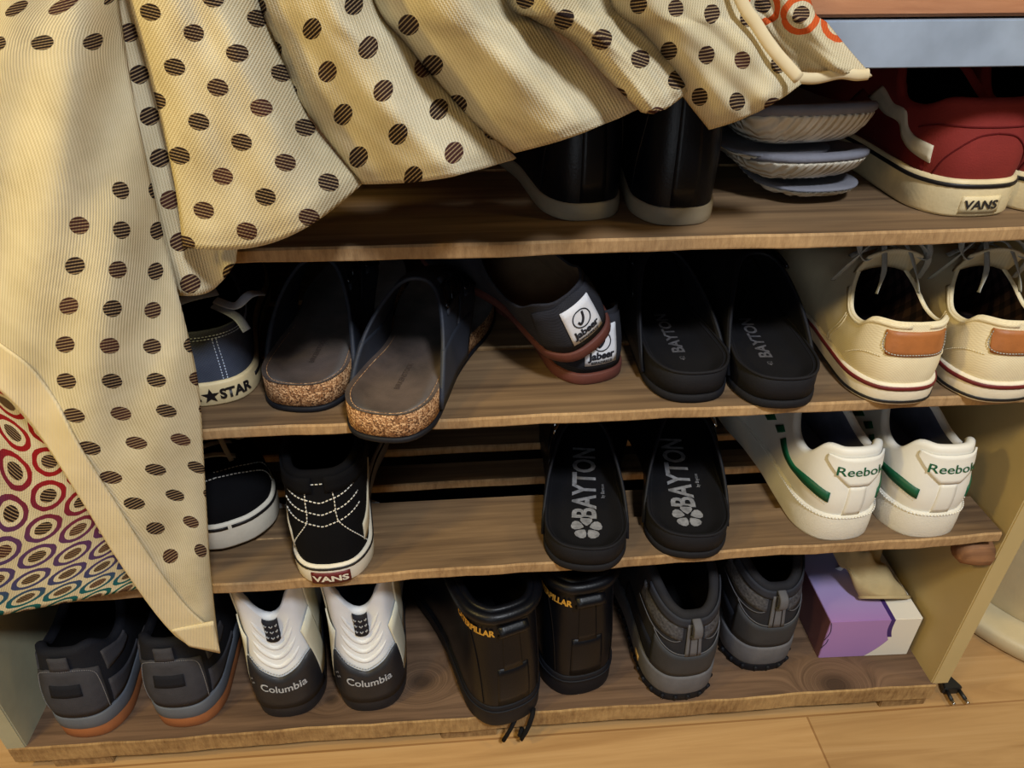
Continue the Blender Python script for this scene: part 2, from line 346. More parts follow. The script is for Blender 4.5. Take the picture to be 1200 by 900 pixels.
class Shoe:
    """lofted shoe: sole outline -> topline. a in [-1,1] runs heel centre (0) -> toe (+-1), t runs 0 sole edge -> 1 collar"""
    def __init__(s, L=.27, hw=.036, bw=.049, side=1, sole=.025, sole_toe=None, top=(), toe_h=.035, boot=False, inset=.003, bulge=.003,
                 spring=.010, wall=.003, p=1.7, foxflare=0, waist=0, lean=0):
        s.o = Outline(L, hw, bw, side); s.L = L; s.sole = sole; s.st = sole_toe or sole*.8; s.toe_h = toe_h; s.boot = boot
        s.inset = inset; s.bulge = bulge; s.spring = spring; s.wall = wall; s.p = p; s.flare = foxflare; s.waist = waist
        q = np.array([tuple(v) for v in cr(top, 10)]); d = np.r_[0, np.cumsum(np.linalg.norm(np.diff(q, axis=0), axis=1))]
        s.tq, s.td = q, d/d[-1]; s.cx = 0
    def zb(s, y): return s.spring*sm(y, s.L*.72, s.L*1.05)**1.2
    def sh(s, y): return s.sole+(s.st-s.sole)*sm(y, s.L*.3, s.L*.7)
    def S(s, a):
        p = s.o.xy(a)-s.o.out(a)*s.inset; return Vector((p.x, p.y, s.zb(p.y)+s.sh(p.y)-.001))
    def T(s, a):
        b = 1-(1-min(abs(a), 1))**s.p; x, y, z = (np.interp(b, s.td, s.tq[:, k]) for k in range(3))
        return Vector((x*(1 if a >= 0 else -1), y, z))
    def up(s, a, t):
        S, T, o = s.S(a), s.T(a), s.o.out(a); H = T.z-S.z; w = sm(abs(a), .30, .62)
        c1h = S+Vector((0, 0, .38*H))+o*s.bulge; c2h = T-Vector((0, 0, .36*H))+o*(s.bulge*.6-s.waist)
        hd = Vector((S.x-T.x, S.y-T.y, 0)); c1t = S+Vector((0, 0, s.toe_h))+o*.002
        c2t = T-Vector((0, 0, .80*H)) if s.boot else T+hd*.52-Vector((0, 0, .30*H))
        c1 = c1h.lerp(c1t, w); c2 = c2h.lerp(c2t, w); u = 1-t
        return S*u**3+c1*(3*u*u*t)+c2*(3*u*t*t)+T*t**3
    def nrm(s, a, t):
        e = .01; a0, a1 = a-e, a+e
        if a1 > 1: a1 -= 2
        if a0 < -1: a0 += 2
        da = s.up(a1, t)-s.up(a0, t); t0, t1 = max(t-e, 0), min(t+e, 1)
        n = da.cross(s.up(a, t1)-s.up(a, t0)); return n.normalized() if n.length > 1e-12 else Vector((0, 0, 1))
    def surf(s, a, t, off=0):
        if a > 1: a -= 2
        if a < -1: a += 2
        return s.up(a, t)+s.nrm(a, t)*off if off else s.up(a, t)
    def so(s, a, t, off=0):            # sole side
        if a > 1: a -= 2
        if a < -1: a += 2
        p = s.o.xy(a); o = s.o.out(a); z = s.zb(p.y); h = s.sh(p.y)
        p = p+o*(off+s.flare*(1-t)); return Vector((p.x, p.y, z+h*t))
    AS = [-1+2*i/112 for i in range(112)]
    def build_sole(s, name, m, par, t0=0, t1=1, out=0, cap=True):
        prof = [(t0, -.0035), (t0+.0+.03*(t1-t0), -.0008), (t0+.10*(t1-t0), 0), (t0+.5*(t1-t0), .0003), (t0+.90*(t1-t0), 0), (t0+.97*(t1-t0), -.0006), (t1, -.0022), (t1, -.008)]
        mb = MB(); mb.grid(lambda a, w: s.so(a, w[0], w[1]+out), s.AS, prof, close_u=True)
        n = len(s.AS); k = len(prof)
        mb.f.append(tuple(i*k for i in range(n))[::-1]); mb.f.append(tuple(i*k+k-1 for i in range(n)))
        return mb.build(name, m, par)
    def build_upper(s, m, par, lining=None, roll=None, nt=16, insole=None):
        r = s.wall if roll is None else roll
        mb = MB(); A = s.AS
        mb.grid(lambda a, t: s.surf(a, t), A, lsp(0, 1, nt), close_u=True)
        def inn(a):
            n = s.nrm(a, .97); n.z = 0; return -n.normalized() if n.length > 1e-6 else Vector((0, 0, 0))
        I = {a: inn(a) for a in A}
        th = [math.pi*i/6 for i in range(7)]
        mb.grid(lambda a, q: s.T(a)+I[a]*(r*(1-math.cos(q)))+Vector((0, 0, r*math.sin(q))), A, th, close_u=True)
        u = mb.build('upper', m, par)
        lb = MB()
        def li(a, k):
            top = s.T(a)+I[a]*2*r
            if k == 0: return top
            q = s.surf(a, 1-k, -s.wall*1.6); return q.lerp(top, max(0, 1-k*4)) if k < .25 else q
        lb.grid(li, A, lsp(0, .97, 10), close_u=True); n = len(A)
        lo = lb.build('lining', lining or m, par)
        ib = MB(); ib.add([s.surf(a, .02, -s.wall*1.2)+Vector((0, 0, .004)) for a in A], [tuple(range(n))]); ib.build('insole', insole or lining or m, par)
        return u
def low_top(L, hz, ank, thr, hwid=.030, yt=.44, open_w=.034, back=.008):
    "topline control points, heel centre -> throat centre (x, y, z)"
    k = yt/.44
    return [(0, back, hz), (hwid*.55, back+.003, hz*.995), (hwid*.95, back+.016, hz*.97), (open_w, L*.17*k, ank), (open_w, L*.27*k, ank*1.01), (open_w*.80, L*.36*k, (ank+thr)/2), (open_w*.42, L*(yt-.012), thr*.98), (0, L*yt, thr)]
def laces_bars(sh, par, m, n=5, t0=.62, t1=.97, w=.020, r=.0032, lift=.004):
    for k in range(n):
        t = t0+(t1-t0)*k/(n-1); c = sh.up(1, t); mb = MB()
        pts = [c+Vector((x*w, (.004 if k % 2 else -.004)*x, lift-.006*x*x)) for x in lsp(-1, 1, 9)]
        mb.tube(pts, r, 8, r2=.0010, nrm=(0, 0, 1)); mb.build('lace', m, par)
def bow(par, m, c, s=1, dirn=-1, r=.0022):
    mb = MB()
    for k in (-1, 1):
        mb.tube(cr([c, c+Vector((k*.012, -.004*dirn*-1, .010))*s, c+Vector((k*.026, .010*dirn, .006))*s, c+Vector((k*.024, .018*dirn, -.006))*s, c+Vector((k*.010, .010*dirn, -.002))*s, c], 6), r, 8, r2=.0007, nrm=(0, .3, 1))
        mb.tube(cr([c, c+Vector((k*.008, .012*dirn, .004))*s, c+Vector((k*.012, .028*dirn, -.010))*s, c+Vector((k*.016, .034*dirn, -.026))*s], 6), r*.8, 8, r2=.0006, nrm=(0, .3, 1))
    mb.tube([c+Vector((-.004, 0, 0)), c+Vector((0, 0, .003)), c+Vector((.004, 0, 0))], .0035, 8)
    return mb.build('lace_bow', m, par)
def place(px, z, y_in=.004):
    p = un(px[0], px[1], z=z); return Vector((p.x, p.y-y_in, z))

blk = mat('black_canvas', rgb(15, 15, 18), .85, .2, bmp=.5, bs=900)
blk_l = mat('black_leather', rgb(8, 10, 16), .38, .25, var=.1, bmp=.25, bs=500)
blk_r = mat('black_rubber', rgb(18, 20, 27), .6, .25, bmp=.25, bs=500)
dark_in = mat('dark_lining', rgb(12, 12, 14), .95, .1)

# ---- white low sneakers with green stripe (slatted shelf, right)
wl = mat('white_leather', rgb(226, 224, 214), .5, .4, var=.03, vs=20, bmp=.12, bs=500)
wr = mat('white_rubber', rgb(224, 220, 206), .6, .4, var=.04, vs=30, bmp=.7, bs=1300, bd=.0008)
grn = mat('green_leather', rgb(10, 82, 52), .5, .4, var=.06)
greyl = mat('grey_lining', rgb(120, 124, 140), .95, .1, bmp=.6, bs=900)
def reebok(px, yaw, side, label):
    t = thing('white_sneaker', label, 'shoe', place(px, Z1+.0035), (0, 0, R(-yaw)), 'white sneakers with green side stripe')
    s = Shoe(.27, .0370, .0445, side, sole=.031, sole_toe=.026, top=low_top(.275, .094, .074, .104, hwid=.029, open_w=.034, back=.010, yt=.38), bulge=.005, toe_h=.03, wall=.004, inset=.003)
    s.build_sole('sole', wr, t)
    seam(s.so, [(a, .95) for a in lsp(-.5, .5, 41)], .0006, .0004, dash=.003, n=2).build('sole_stitching', wl, t)
    s.build_upper(wl, t, greyl, roll=.0042)
    F = s.surf
    ht = band(F, -.115, .115, lambda a: .40+4.2*abs(a) if abs(a) > .03 else .526, lambda a: .95, .0022, 28, 8).build('heel_tab', wl, t)
    band(F, -.026, .026, .02, .52, .0012, 6, 8).build('back_strip', wl, t)
    for g in (-1, 1):
        band(F, *sorted((g*.075, g*.40)), lambda a: .22+max(0, abs(a)-.08)*1.28, lambda a: .38+max(0, abs(a)-.08)*1.26, .0011, 30, 3).build('side_stripe', grn, t)
        band(F, *sorted((g*.43, g*.465)), .62, .80, .0011, 5, 3).build('side_stripe', grn, t)
        band(F, *sorted((g*.49, g*.525)), .50, .68, .0011, 5, 3).build('side_stripe', grn, t)
        seam(F, [(g*.08, .18), (g*.2, .36), (g*.33, .58)], .0004, .0003, dash=.002, n=12).build('stitching', wl, t)
    wrap_text(F, 'Reebok', .002, .75, .0142, .30, .075, bold=.0001, sx=1.08, off=.0028).build('lettering', grn, ht)
    tb = MB(); tb.grid(lambda u, v: Vector((u*.020, .275*.42+v*.008-.012*(1-v), .100+v*.022-.004*u*u)), lsp(-1, 1, 8), lsp(0, 1, 5)); 
    tg = tb.build('tongue', wl, t); tg.modifiers.new('s', 'SOLIDIFY').thickness = .006
    laces_bars(s, t, wl); return t
reebok((985, 631), -3, -1, 'white sneaker with green stripe, the left one, beside the buckled slide')
reebok((1086, 628), 0, 1, 'white sneaker with green stripe, nearest the right side panel on the slatted shelf')

# ---- cream canvas sneakers with tan heel patch (second shelf from top, right)
cw = woven('cream_canvas', rgb(226, 214, 180), rgb(206, 192, 158), 1500, bmp=.25)
cr_r = mat('cream_rubber', rgb(226, 216, 192), .5, .4, var=.06, vs=60)
tan = mat('tan_leather', rgb(168, 104, 54), .5, .4, var=.12, vs=60)
redl = mat('oxblood_line', rgb(108, 30, 32), .5); bll = mat('black_line', rgb(24, 22, 24), .5)
lacew = mat('grey_white_lace', rgb(176, 176, 168), .9, .15, bmp=.8, bs=1200)
m, nt, b = base('plaid_lining', .95, .1)
v_ = coords(nt); sx_ = N(nt, 'ShaderNodeSeparateXYZ'); nt.links.new(v_, sx_.inputs[0])
pl = mathn(nt, 'ADD', mathn(nt, 'GREATER_THAN', mathn(nt, 'SINE', mathn(nt, 'MULTIPLY', mathn(nt, 'ADD', sx_.outputs[0], sx_.outputs[1]), 480)), .1), mathn(nt, 'GREATER_THAN', mathn(nt, 'SINE', mathn(nt, 'MULTIPLY', mathn(nt, 'ADD', sx_.outputs[2], sx_.outputs[1]), 420)), .1))
nt.links.new(ramp(nt, mathn(nt, 'MULTIPLY', pl, .5), [(0, rgb(66, 50, 48)), (.5, rgb(44, 34, 36)), (1, rgb(28, 24, 28))]), b.inputs['Base Color']); plaid = m
def white_canvas(px, yaw, side, label):
    t = thing('canvas_sneaker', label, 'shoe', place(px, Z2), (0, 0, R(-yaw)), 'cream canvas sneakers with tan heel patches')
    s = Shoe(.265, .0355, .0425, side, sole=.019, sole_toe=.018, top=low_top(.272, .067, .056, .088, hwid=.031, open_w=.032, yt=.33), bulge=.004, toe_h=.028, wall=.0018)
    s.build_sole('sole', cr_r, t); F = s.surf
    band(s.so, -.995, .995, .74, .90, .0010, 110, 3, .001).build('sole_line', redl, t)
    band(s.so, -.995, .995, .13, .25, .0008, 110, 3, .001).build('sole_line', bll, t)
    s.build_upper(cw, t, plaid, roll=.0018)
    hp = band(F, -.105, .105, lambda a: .50+.34*sm(abs(a), .08, .105), .90, .0012, 30, 6).build('heel_patch', tan, t)
    seam(F, [(-.100, .86), (-.098, .66), (-.07, .535), (0, .53), (.07, .535), (.098, .66), (.100, .86)], .0004, .0014, dash=.0022).build('patch_stitching', lacew, hp)
    for g in (-1, 1):
        band(F, *sorted((g*.03, g*.5)), .94, 1.0, .0006, 30, 3).build('collar_binding', cw, t)
        seam(F, [(g*.09, .45), (g*.15, .40), (g*.22, .12)], .0004, .0003, dash=.002, n=12).build('stitching', cw, t)
        seam(F, [(g*.30, .03), (g*.31, .5), (g*.35, .9)], .0006, .0003, n=12).build('stitching', cw, t)
        seam(F, [(g*.315, .03), (g*.325, .5), (g*.365, .9)], .0006, .0003, n=12).build('stitching', cw, t)
    c = s.up(1, 1); laces_bars(s, t, lacew, n=6, t0=.5, t1=.97, w=.022, r=.0030, lift=.005)
    tb = MB(); tb.grid(lambda u, v: Vector((u*.022, c.y-.010+v*.004-.018*v, c.z-.006+v*.020-.006*u*u)), lsp(-1, 1, 8), lsp(0, 1, 5))
    tg = tb.build('tongue', cw, t); tg.modifiers.new('s', 'SOLIDIFY').thickness = .002
    bow(t, lacew, c+Vector((0, -.004, .012)), 1.05, -1, .0026)
    mb = MB()
    for g in (-1, 1): mb.tube(cr([c+Vector((0, -.002, .012)), c+Vector((g*.016, -.014, .018)), c+Vector((g*.030, -.018, .004)), c+Vector((g*.036, -.004, -.020))], 8), .0026, 8, r2=.0008, nrm=(0, .5, 1))
    mb.build('lace_end', lacew, t)
    return t
white_canvas((1053, 472), 2, -1, 'cream canvas sneaker with tan heel patch, beside the plain black slide')
white_canvas((1172, 470), 2, 1, 'cream canvas sneaker with tan heel patch, cut off by the right frame edge')

# ---- red skate shoes (top shelf)
redc = mat('red_canvas', rgb(128, 40, 34), .85, .3, var=.08, bmp=.5, bs=900)
redd = mat('dark_red_suede', rgb(92, 18, 18), .95, .2, var=.08, bmp=.5, bs=700)
cream = mat('cream_vulcanised_rubber', rgb(222, 204, 160), .5, .4, var=.1, vs=50)
stripe = mat('white_stripe_leather', rgb(206, 196, 170), .55)
logo_b = mat('worn_black_print', rgb(40, 36, 32), .7)
def skate(par, s, upper, foxm, linem, stripem, lining, label_m=None, label_bg=None, low=True):
    s.build_sole('sole', foxm, par)
    band(s.so, -.995, .995, .80, .90, .0009, 110, 3, .001).build('sole_line', linem, par)
    s.build_upper(upper, par, lining, roll=.004)
def red_shoe(px, yaw, side, label):
    t = thing('red_skate_shoe', label, 'shoe', place(px, Z3), (0, 0, R(-yaw)), 'red skate shoes with cream soles')
    s = Shoe(.27, .0385, .0445, side, sole=.027, sole_toe=.026, top=low_top(.275, .075, .064, .100, hwid=.033, open_w=.036, back=.010), bulge=.004, toe_h=.03, wall=.003)
    skate(t, s, redc, cream, bll, stripe, dark_in); F = s.surf
    for g in (-1, 1):
        # two-width side stripe: rises from the sole, kinks and runs forward
        pts = [(.135, .28), (.20, .40), (.25, .58), (.285, .80), (.33, .84), (.40, .74), (.50, .66)]
        def cen(a, P=pts):
            q = cr([(x, y, 0) for x, y in P], 8); xs = [v.x for v in q]; ys = [v.y for v in q]; return float(np.interp(abs(a), xs, ys))
        band(F, *sorted((g*.135, g*.50)), lambda a: cen(a)-.12, lambda a: cen(a)+.13, .0012, 40, 4).build('side_stripe', stripe, t)
        seam(F, [(g*.125, .02), (g*.10, .30), (g*.05, .58), (0, .64)], .0006, .0003, n=10).build('seam', redd, t)
        band(F, *sorted((g*.15, g*.55)), .02, lambda a: cen(a)-.10, .0005, 30, 6).build('side_panel', redd, t)
    seam(F, [(-.20, .70), (-.1, .72), (0, .72), (.1, .72), (.2, .70)], .0006, .0003).build('seam', redd, t)
    ht = band(s.so, -.045, .045, .14, .58, .0010, 10, 4).build('heel_label', cream, t)
    wrap_text(s.so, 'VANS', 0, .36, .0085, .31, .027, bold=.0003, sx=1.1, off=.0017).build('label_lettering', logo_b, ht)
    laces_bars(s, t, lacew, n=4)
    return t
red_shoe((1139, 253), -1, -1, 'red skate shoe with pale side stripe, beside the stack of grey slippers')
red_shoe((1240, 249), 0, 1, 'red skate shoe cut off by the right edge of the frame')
sockm = mat('dark_patterned_knit', rgb(30, 28, 30), .95, .1, col2=rgb(10, 10, 12), vs=130, bmp=.8, bs=500)
p_ = place((1120, 130), Z3); 

# ---- black skate mid with white arcs of stitching (slatted shelf, left)
wht = mat('white_thread', rgb(214, 212, 204), .8); fox = mat('white_foxing', rgb(214, 208, 192), .5, .4, var=.05, vs=60)
maroon = mat('maroon_label', rgb(96, 24, 26), .5)
suede = mat('black_suede', rgb(13, 13, 16), .92, .1, var=.1, bmp=.4, bs=900)
def mid_top(L, hz, thr): return [(0, .014, hz), (.016, .016, hz), (.028, .030, hz*.985), (.034, .058, hz*.965), (.033, .082, hz*.98), (.026, .108, hz*1.02), (.012, .122, thr*.99), (0, .126, thr)]
VL = 'black_mid_top_skate_shoe'
t = thing(VL, 'black skate shoe, heel outwards, with white stitched arcs and dark red label', 'shoe', place((390, 680), Z1), (0, 0, R(2)))
s = Shoe(.27, .0345, .046, -1, sole=.021, sole_toe=.021, top=mid_top(.27, .108, .120), bulge=.003, toe_h=.032, boot=True, wall=.004, waist=-.001); F = s.surf
skate(t, s, suede, fox, bll, stripe, dark_in)
for tt in (.47, .60, .73):
    seam(F, [(a, tt+.9*abs(a)) for a in (-.13, -.08, -.03, 0, .03, .08, .13)], .00055, .0006, dash=.0034).build('stitching', wht, t)
seam(F, [(-.02, .93), (.02, .93)], .0005, .0006, dash=.0034).build('stitching', wht, t)
for g in (-1, 1):
    seam(F, [(g*.04, .93), (g*.043, .75), (g*.042, .58), (g*.055, .45), (g*.14, .05)], .0005, .0006, dash=.0034).build('stitching', wht, t)
    band(F, *sorted((g*.125, g*.33)), lambda a: .10+max(0, abs(a)-.125)*1.9, lambda a: .30+max(0, abs(a)-.125)*2.0, .0012, 24, 4).build('side_stripe', stripe, t)
    band(F, *sorted((g*.02, g*.32)), .84, 1.0, .0016, 24, 4).build('padded_collar', suede, t)
ht = band(s.so, -.052, .052, .06, .66, .0012, 10, 4).build('heel_label', maroon, t)
wrap_text(s.so, 'VANS', 0, .36, .0088, .31, .021, bold=.0003, sx=1.3, off=.0019).build('label_lettering', fox, ht)
laces_bars(s, t, wht, n=5, t0=.55, t1=.96, w=.02, r=.004); bow(t, wht, s.up(1, 1)+Vector((0, -.002, .008)), 1.1, -1, .003)

# its pair faces the other way: toe towards the room
pz = un(290, 640, z=Z1)
t = thing(VL, 'black skate shoe with its toe pointing outwards, half behind the curtain', 'shoe', (.243-.27*math.sin(R(24)), .036+.27*math.cos(R(24)), Z1), (0, 0, R(180+24)))
s = Shoe(.27, .037, .050, 1, sole=.026, sole_toe=.029, top=low_top(.27, .08, .066, .078, yt=.66), bulge=.003, toe_h=.036, wall=.004, spring=.006); F = s.surf
skate(t, s, suede, fox, bll, stripe, dark_in)
seam(F, [(-.78, .05), (-.83, .30), (-.92, .46), (-1, .50)], .0006, .0006, dash=.0034, n=8).build('toe_stitching', wht, t)
seam(F, [(1, .50), (.92, .46), (.83, .30), (.78, .05)], .0006, .0006, dash=.0034, n=8).build('toe_stitching', wht, t)
seam(F, [(-.76, .05), (-.80, .34), (-.90, .52), (-1, .56)], .0005, .0006, dash=.0034, n=8).build('toe_stitching', wht, t)
for g in (-1, 1): band(F, *sorted((g*.15, g*.5)), lambda a: .15+abs(a)*.5, lambda a: .32+abs(a)*.55, .0012, 20, 3).build('side_stripe', stripe, t)
laces_bars(s, t, wht, n=4, t0=.70, t1=1.0, w=.022, r=.0036, lift=.005); bow(t, wht, s.up(1, 1)+Vector((0, .006, .008)), 1.35, 1, .003)

# ---- blue canvas sneaker with star (second shelf, left)
nav = woven('faded_navy_canvas', rgb(70, 78, 96), rgb(50, 57, 74), 1400, bmp=.3)
bluel = mat('pale_blue_lace', rgb(196, 212, 238), .9, .15, bmp=.8, bs=1200)
navd = mat('dark_navy_lining', rgb(32, 36, 48), .95, .1)
t = thing('navy_canvas_sneaker', 'faded navy canvas sneaker with pale laces and a star on its heel', 'shoe', place((254, 473), Z2), (0, 0, R(12)))
s = Shoe(.262, .0355, .046, 1, sole=.021, sole_toe=.02, top=low_top(.262, .062, .056, .080, hwid=.029, open_w=.031, back=.005), bulge=.002, toe_h=.03, wall=.0018); F = s.surf
s.build_sole('sole', cream, t); s.build_upper(nav, t, navd, roll=.0015)
for a0, a1 in ((-.98, -.12), (.13, .98)): band(s.so, a0, a1, .58, .72, .0008, 60, 3, .001).build('sole_line', bll, t)
for tt in (.93, .88): seam(F, [(a, tt) for a in lsp(-.4, .4, 15)], .0004, .0004, dash=.0026).build('stitching', bluel, t)
for a_ in (.035, .046, -.07): seam(F, [(a_, .03), (a_, .9)], .0004, .0004, dash=.0026).build('stitching', bluel, t)
wrap_text(s.so, 'ALL', -.056, .5, .0120, .30, .021, bold=.0005, sx=.85, off=.0010).build('heel_lettering', bll, t)
wrap_text(s.so, 'STAR', .058, .5, .0120, .30, .021, bold=.0005, sx=.85, off=.0010).build('heel_lettering', bll, t)
st = [((.0068 if k % 2 == 0 else .0028)*math.sin(k*math.pi/5), (.0068 if k % 2 == 0 else .0028)*math.cos(k*math.pi/5)) for k in range(10)]
mb = MB(); mb.add([s.so(-.004, .5, .001)]+[s.so(-.004+x/.30, .5+y/.021, .001) for x, y in st], [(0, k+1, (k+1) % 10+1) for k in range(10)]); mb.build('star_emblem', bll, t)
laces_bars(s, t, bluel, n=6, t0=.45, t1=.98, w=.022, r=.0038, lift=.006)
tb = MB(); c = s.up(1, 1); tb.grid(lambda u, v: Vector((u*.022, c.y-.03+v*.03-.030*(1-v), c.z+.012*(1-v)-.006*u*u)), lsp(-1, 1, 8), lsp(0, 1, 5)); tg = tb.build('tongue', nav, t); tg.modifiers.new('s', 'SOLIDIFY').thickness = .002
mb = MB()
for P in ([(-.005, .075, .085), (-.026, .055, .092), (-.040, .035, .075), (-.034, .026, .05)], [(-.01, .08, .088), (-.020, .05, .100), (.008, .045, .094), (.012, .07, .085)], [(-.028, .03, .066), (-.018, .022, .078), (-.004, .03, .080), (.016, .04, .078)],
          [(.014, .034, .074), (.028, .024, .072), (.040, .028, .078), (.048, .045, .070)], [(.012, .034, .07), (.028, .018, .066), (.034, .012, .056)], [(-.040, .04, .07), (-.036, .022, .062), (-.026, .016, .046)]):
    mb.tube(cr(P, 8), .0036, 8, r2=.0009, nrm=(.2, -.6, 1))
mb.build('loose_lace', bluel, t)

# ---- footbed sandals and clogs
cork = None
m, nt, b = base('cork', .8, .3); v = coords(nt)
vo = N(nt, 'ShaderNodeTexVoronoi'); vo.inputs['Scale'].default_value = 900; nt.links.new(v, vo.inputs['Vector'])
f = mathn(nt, 'ADD', mathn(nt, 'MULTIPLY', noise(nt, v, 260, 4, .7), .6), mathn(nt, 'MULTIPLY', N(nt, 'ShaderNodeSeparateColor').outputs[0], 0))
sc_ = N(nt, 'ShaderNodeSeparateColor'); nt.links.new(vo.outputs['Color'], sc_.inputs[0])
f = mathn(nt, 'ADD', mathn(nt, 'MULTIPLY', noise(nt, v, 480, 4, .7), .55), mathn(nt, 'MULTIPLY', sc_.outputs[0], .45))
nt.links.new(ramp(nt, f, [(.28, rgb(78, 52, 34)), (.5, rgb(150, 106, 68)), (.70, rgb(214, 174, 130))]), b.inputs['Base Color']); bump(nt, b, f, .7, .001); cork = m
bed_b = mat('brown_suede_footbed', rgb(84, 70, 62), .95, .15, col2=rgb(44, 34, 30), vs=28, bmp=.4, bs=900, sheen=.2)
bed_k = mat('black_footbed', rgb(14, 14, 18), .85, .2, bmp=.3, bs=900)
eva = mat('charcoal_foam_sole', rgb(28, 28, 32), .7, .15, bmp=.4, bs=700, var=.15)
nubuck = mat('black_nubuck_strap', rgb(46, 51, 62), .6, .4, var=.15, vs=30, bmp=.35, bs=700)
chrome = mat('chrome_buckle', rgb(220, 220, 220), .2, .5, 1, bmp=0)
gun = mat('dark_metal_buckle', rgb(60, 62, 68), .25, .5, .9, bmp=0)
silver = mat('silver_print', rgb(150, 152, 158), .55, .5, .1, var=.25, vs=180, bmp=0)
dimp = mat('worn_grey_print', rgb(92, 92, 98), .7, .3, var=.3, vs=200, bmp=0)
class Bed:
    def __init__(s, L, hw, bw, side, h, ht, rim=.005, dish=.007):
        s.o = Outline(L, hw, bw, side); s.L = L; s.h = h; s.ht = ht; s.rim = rim; s.dish = dish
    def z(s, y): return s.h+(s.ht-s.h)*sm(y, s.L*.25, s.L*.7)
    def zb(s, y): return .010*sm(y, s.L*.75, s.L*1.05)
    def so(s, a, t, off=0):
        if a > 1: a -= 2
        if a < -1: a += 2
        p = s.o.xy(a); q = p+s.o.out(a)*off; return Vector((q.x, q.y, s.zb(p.y)+s.z(p.y)*t))
    def bed(s, a, r):
        p = s.o.xy(a); c = Vector((0, min(max(p.y, s.L*.12), s.L*.86), 0)); q = c.lerp(p, r)
        k = 0 if r < .8 else ((r-.8)/.2)
        return Vector((q.x, q.y, s.zb(p.y)+s.z(q.y)-s.dish*(1-sm(r, .55, 1))*(.6+.4*(1-sm(q.y, s.L*.3, s.L*.5)))))
    def zat(s, x, y):
        w = .9*abs(s.o.xy(.3).x); r = min(1, abs(x)/w*.85); return s.zb(y)+s.z(y)-s.dish*(1-sm(r, .55, 1))*(.6+.4*(1-sm(y, s.L*.3, s.L*.5)))
    def build(s, par, mside, mbed, mout, lay=.22, name='midsole'):
        A = Shoe.AS; n = len(A)
        for nm, t0, t1, mm, o in ((('outsole', 0, lay, mout, .001), (name, lay, 1, mside, 0)) if lay else ((name, 0, 1, mside, 0),)):
            mb = MB(); pr = [(t0, -.003), (t0+.04, 0), ((t0+t1)/2, .0002), (t1-.03, 0), (t1, -.0012), (t1, -.004)]
            mb.grid(lambda a, w: s.so(a, w[0], w[1]+o), A, pr, close_u=True); k = len(pr)
            mb.f.append(tuple(i*k for i in range(n))[::-1]); mb.build(nm, mm, par)
        mb = MB(); mb.grid(lambda a, r: s.bed(a, r)+Vector((0, 0, .0010)), A, [.0, .15, .3, .45, .55, .62, .7, .76, .82, .88, .93, .97, 1.0], close_u=True)
        mb.build('footbed', mbed, par)
    def arch(s, th, y, H, off=0):
        # th 0 = +x side, pi = -x side, y along the foot
        yy = min(max(y, 0), s.L*.999); A = .0
        xr, xl = s.width(yy); c = math.cos(th); q = math.sin(th)
        x = (xr+xl)/2+(xr-xl)/2*(abs(c)**.85)*(1 if c >= 0 else -1); z0 = s.zb(yy)+s.z(yy)*.35
        return Vector((x, y, z0+(s.z(yy)*.65+H(yy))*max(0, q)**.75))
    def width(s, y):
        r = s.o.r[0]; l = s.o.l[0]
        return float(np.interp(y, r[:, 1], r[:, 0]))+.0018, float(np.interp(y, l[:, 1], l[:, 0]))-.0018
    def vamp(s, par, m, y0, y1, H, name='upper', thick=.0028, nth=40, ny=18, th0=0, th1=math.pi):
        mb = MB(); mb.grid(lambda th, k: s.arch(th, y0(th)+(y1(th)-y0(th))*k, H), lsp(th0, th1, nth), lsp(0, 1, ny))
        o = mb.build(name, m, par); q = o.modifiers.new('s', 'SOLIDIFY'); q.thickness = thick; q.offset = 0; return o
    def afn(s, y0, y1, H):
        def F(a, t, off=0):
            th = a; f = lambda a_, t_: s.arch(a_, y0(a_)+(y1(a_)-y0(a_))*t_, H)
            p = f(th, t); e = .01; n = (f(th+e, t)-f(th-e, t)).cross(f(th, min(1, t+e))-f(th, max(0, t-e))).normalized()
            if n.z < 0 and abs(math.cos(th)) < .8: n = -n
            if n.x*math.cos(th) < -.3: n = -n
            return p+n*off
        return F
def flat_text(bd, par, s_, x, y, size, rot, m, bold=.0004, sx=1, name='lettering', lift=.0013):
    v, f = text2d(s_, size, bold, sx); c, q = math.cos(rot), math.sin(rot); mb = MB()
    P = [(x+a*c-b_*q, y+a*q+b_*c) for a, b_ in v]; mb.add([(a, b_, bd.zat(a, b_)+lift) for a, b_ in P], f); return mb.build(name, m, par)
def buckle(par, F, a, t, wa, wt, m, r=.0012, off=.003, name='buckle'):
    P = [(a-wa, t-wt), (a+wa, t-wt), (a+wa, t+wt), (a-wa, t+wt), (a-wa, t-wt)]; Q = []
    for (p, q), (p2, q2) in zip(P, P[1:]): Q += [F(p+(p2-p)*k/6, q+(q2-q)*k/6, off) for k in range(6)]
    Q.append(Q[0]); mb = MB(); mb.tube(Q, r, 8); mb.tube([F(a-wa, t, off), F(a, t, off+.0008), F(a+wa, t, off)], r*.8, 6); return mb.build(name, m, par)

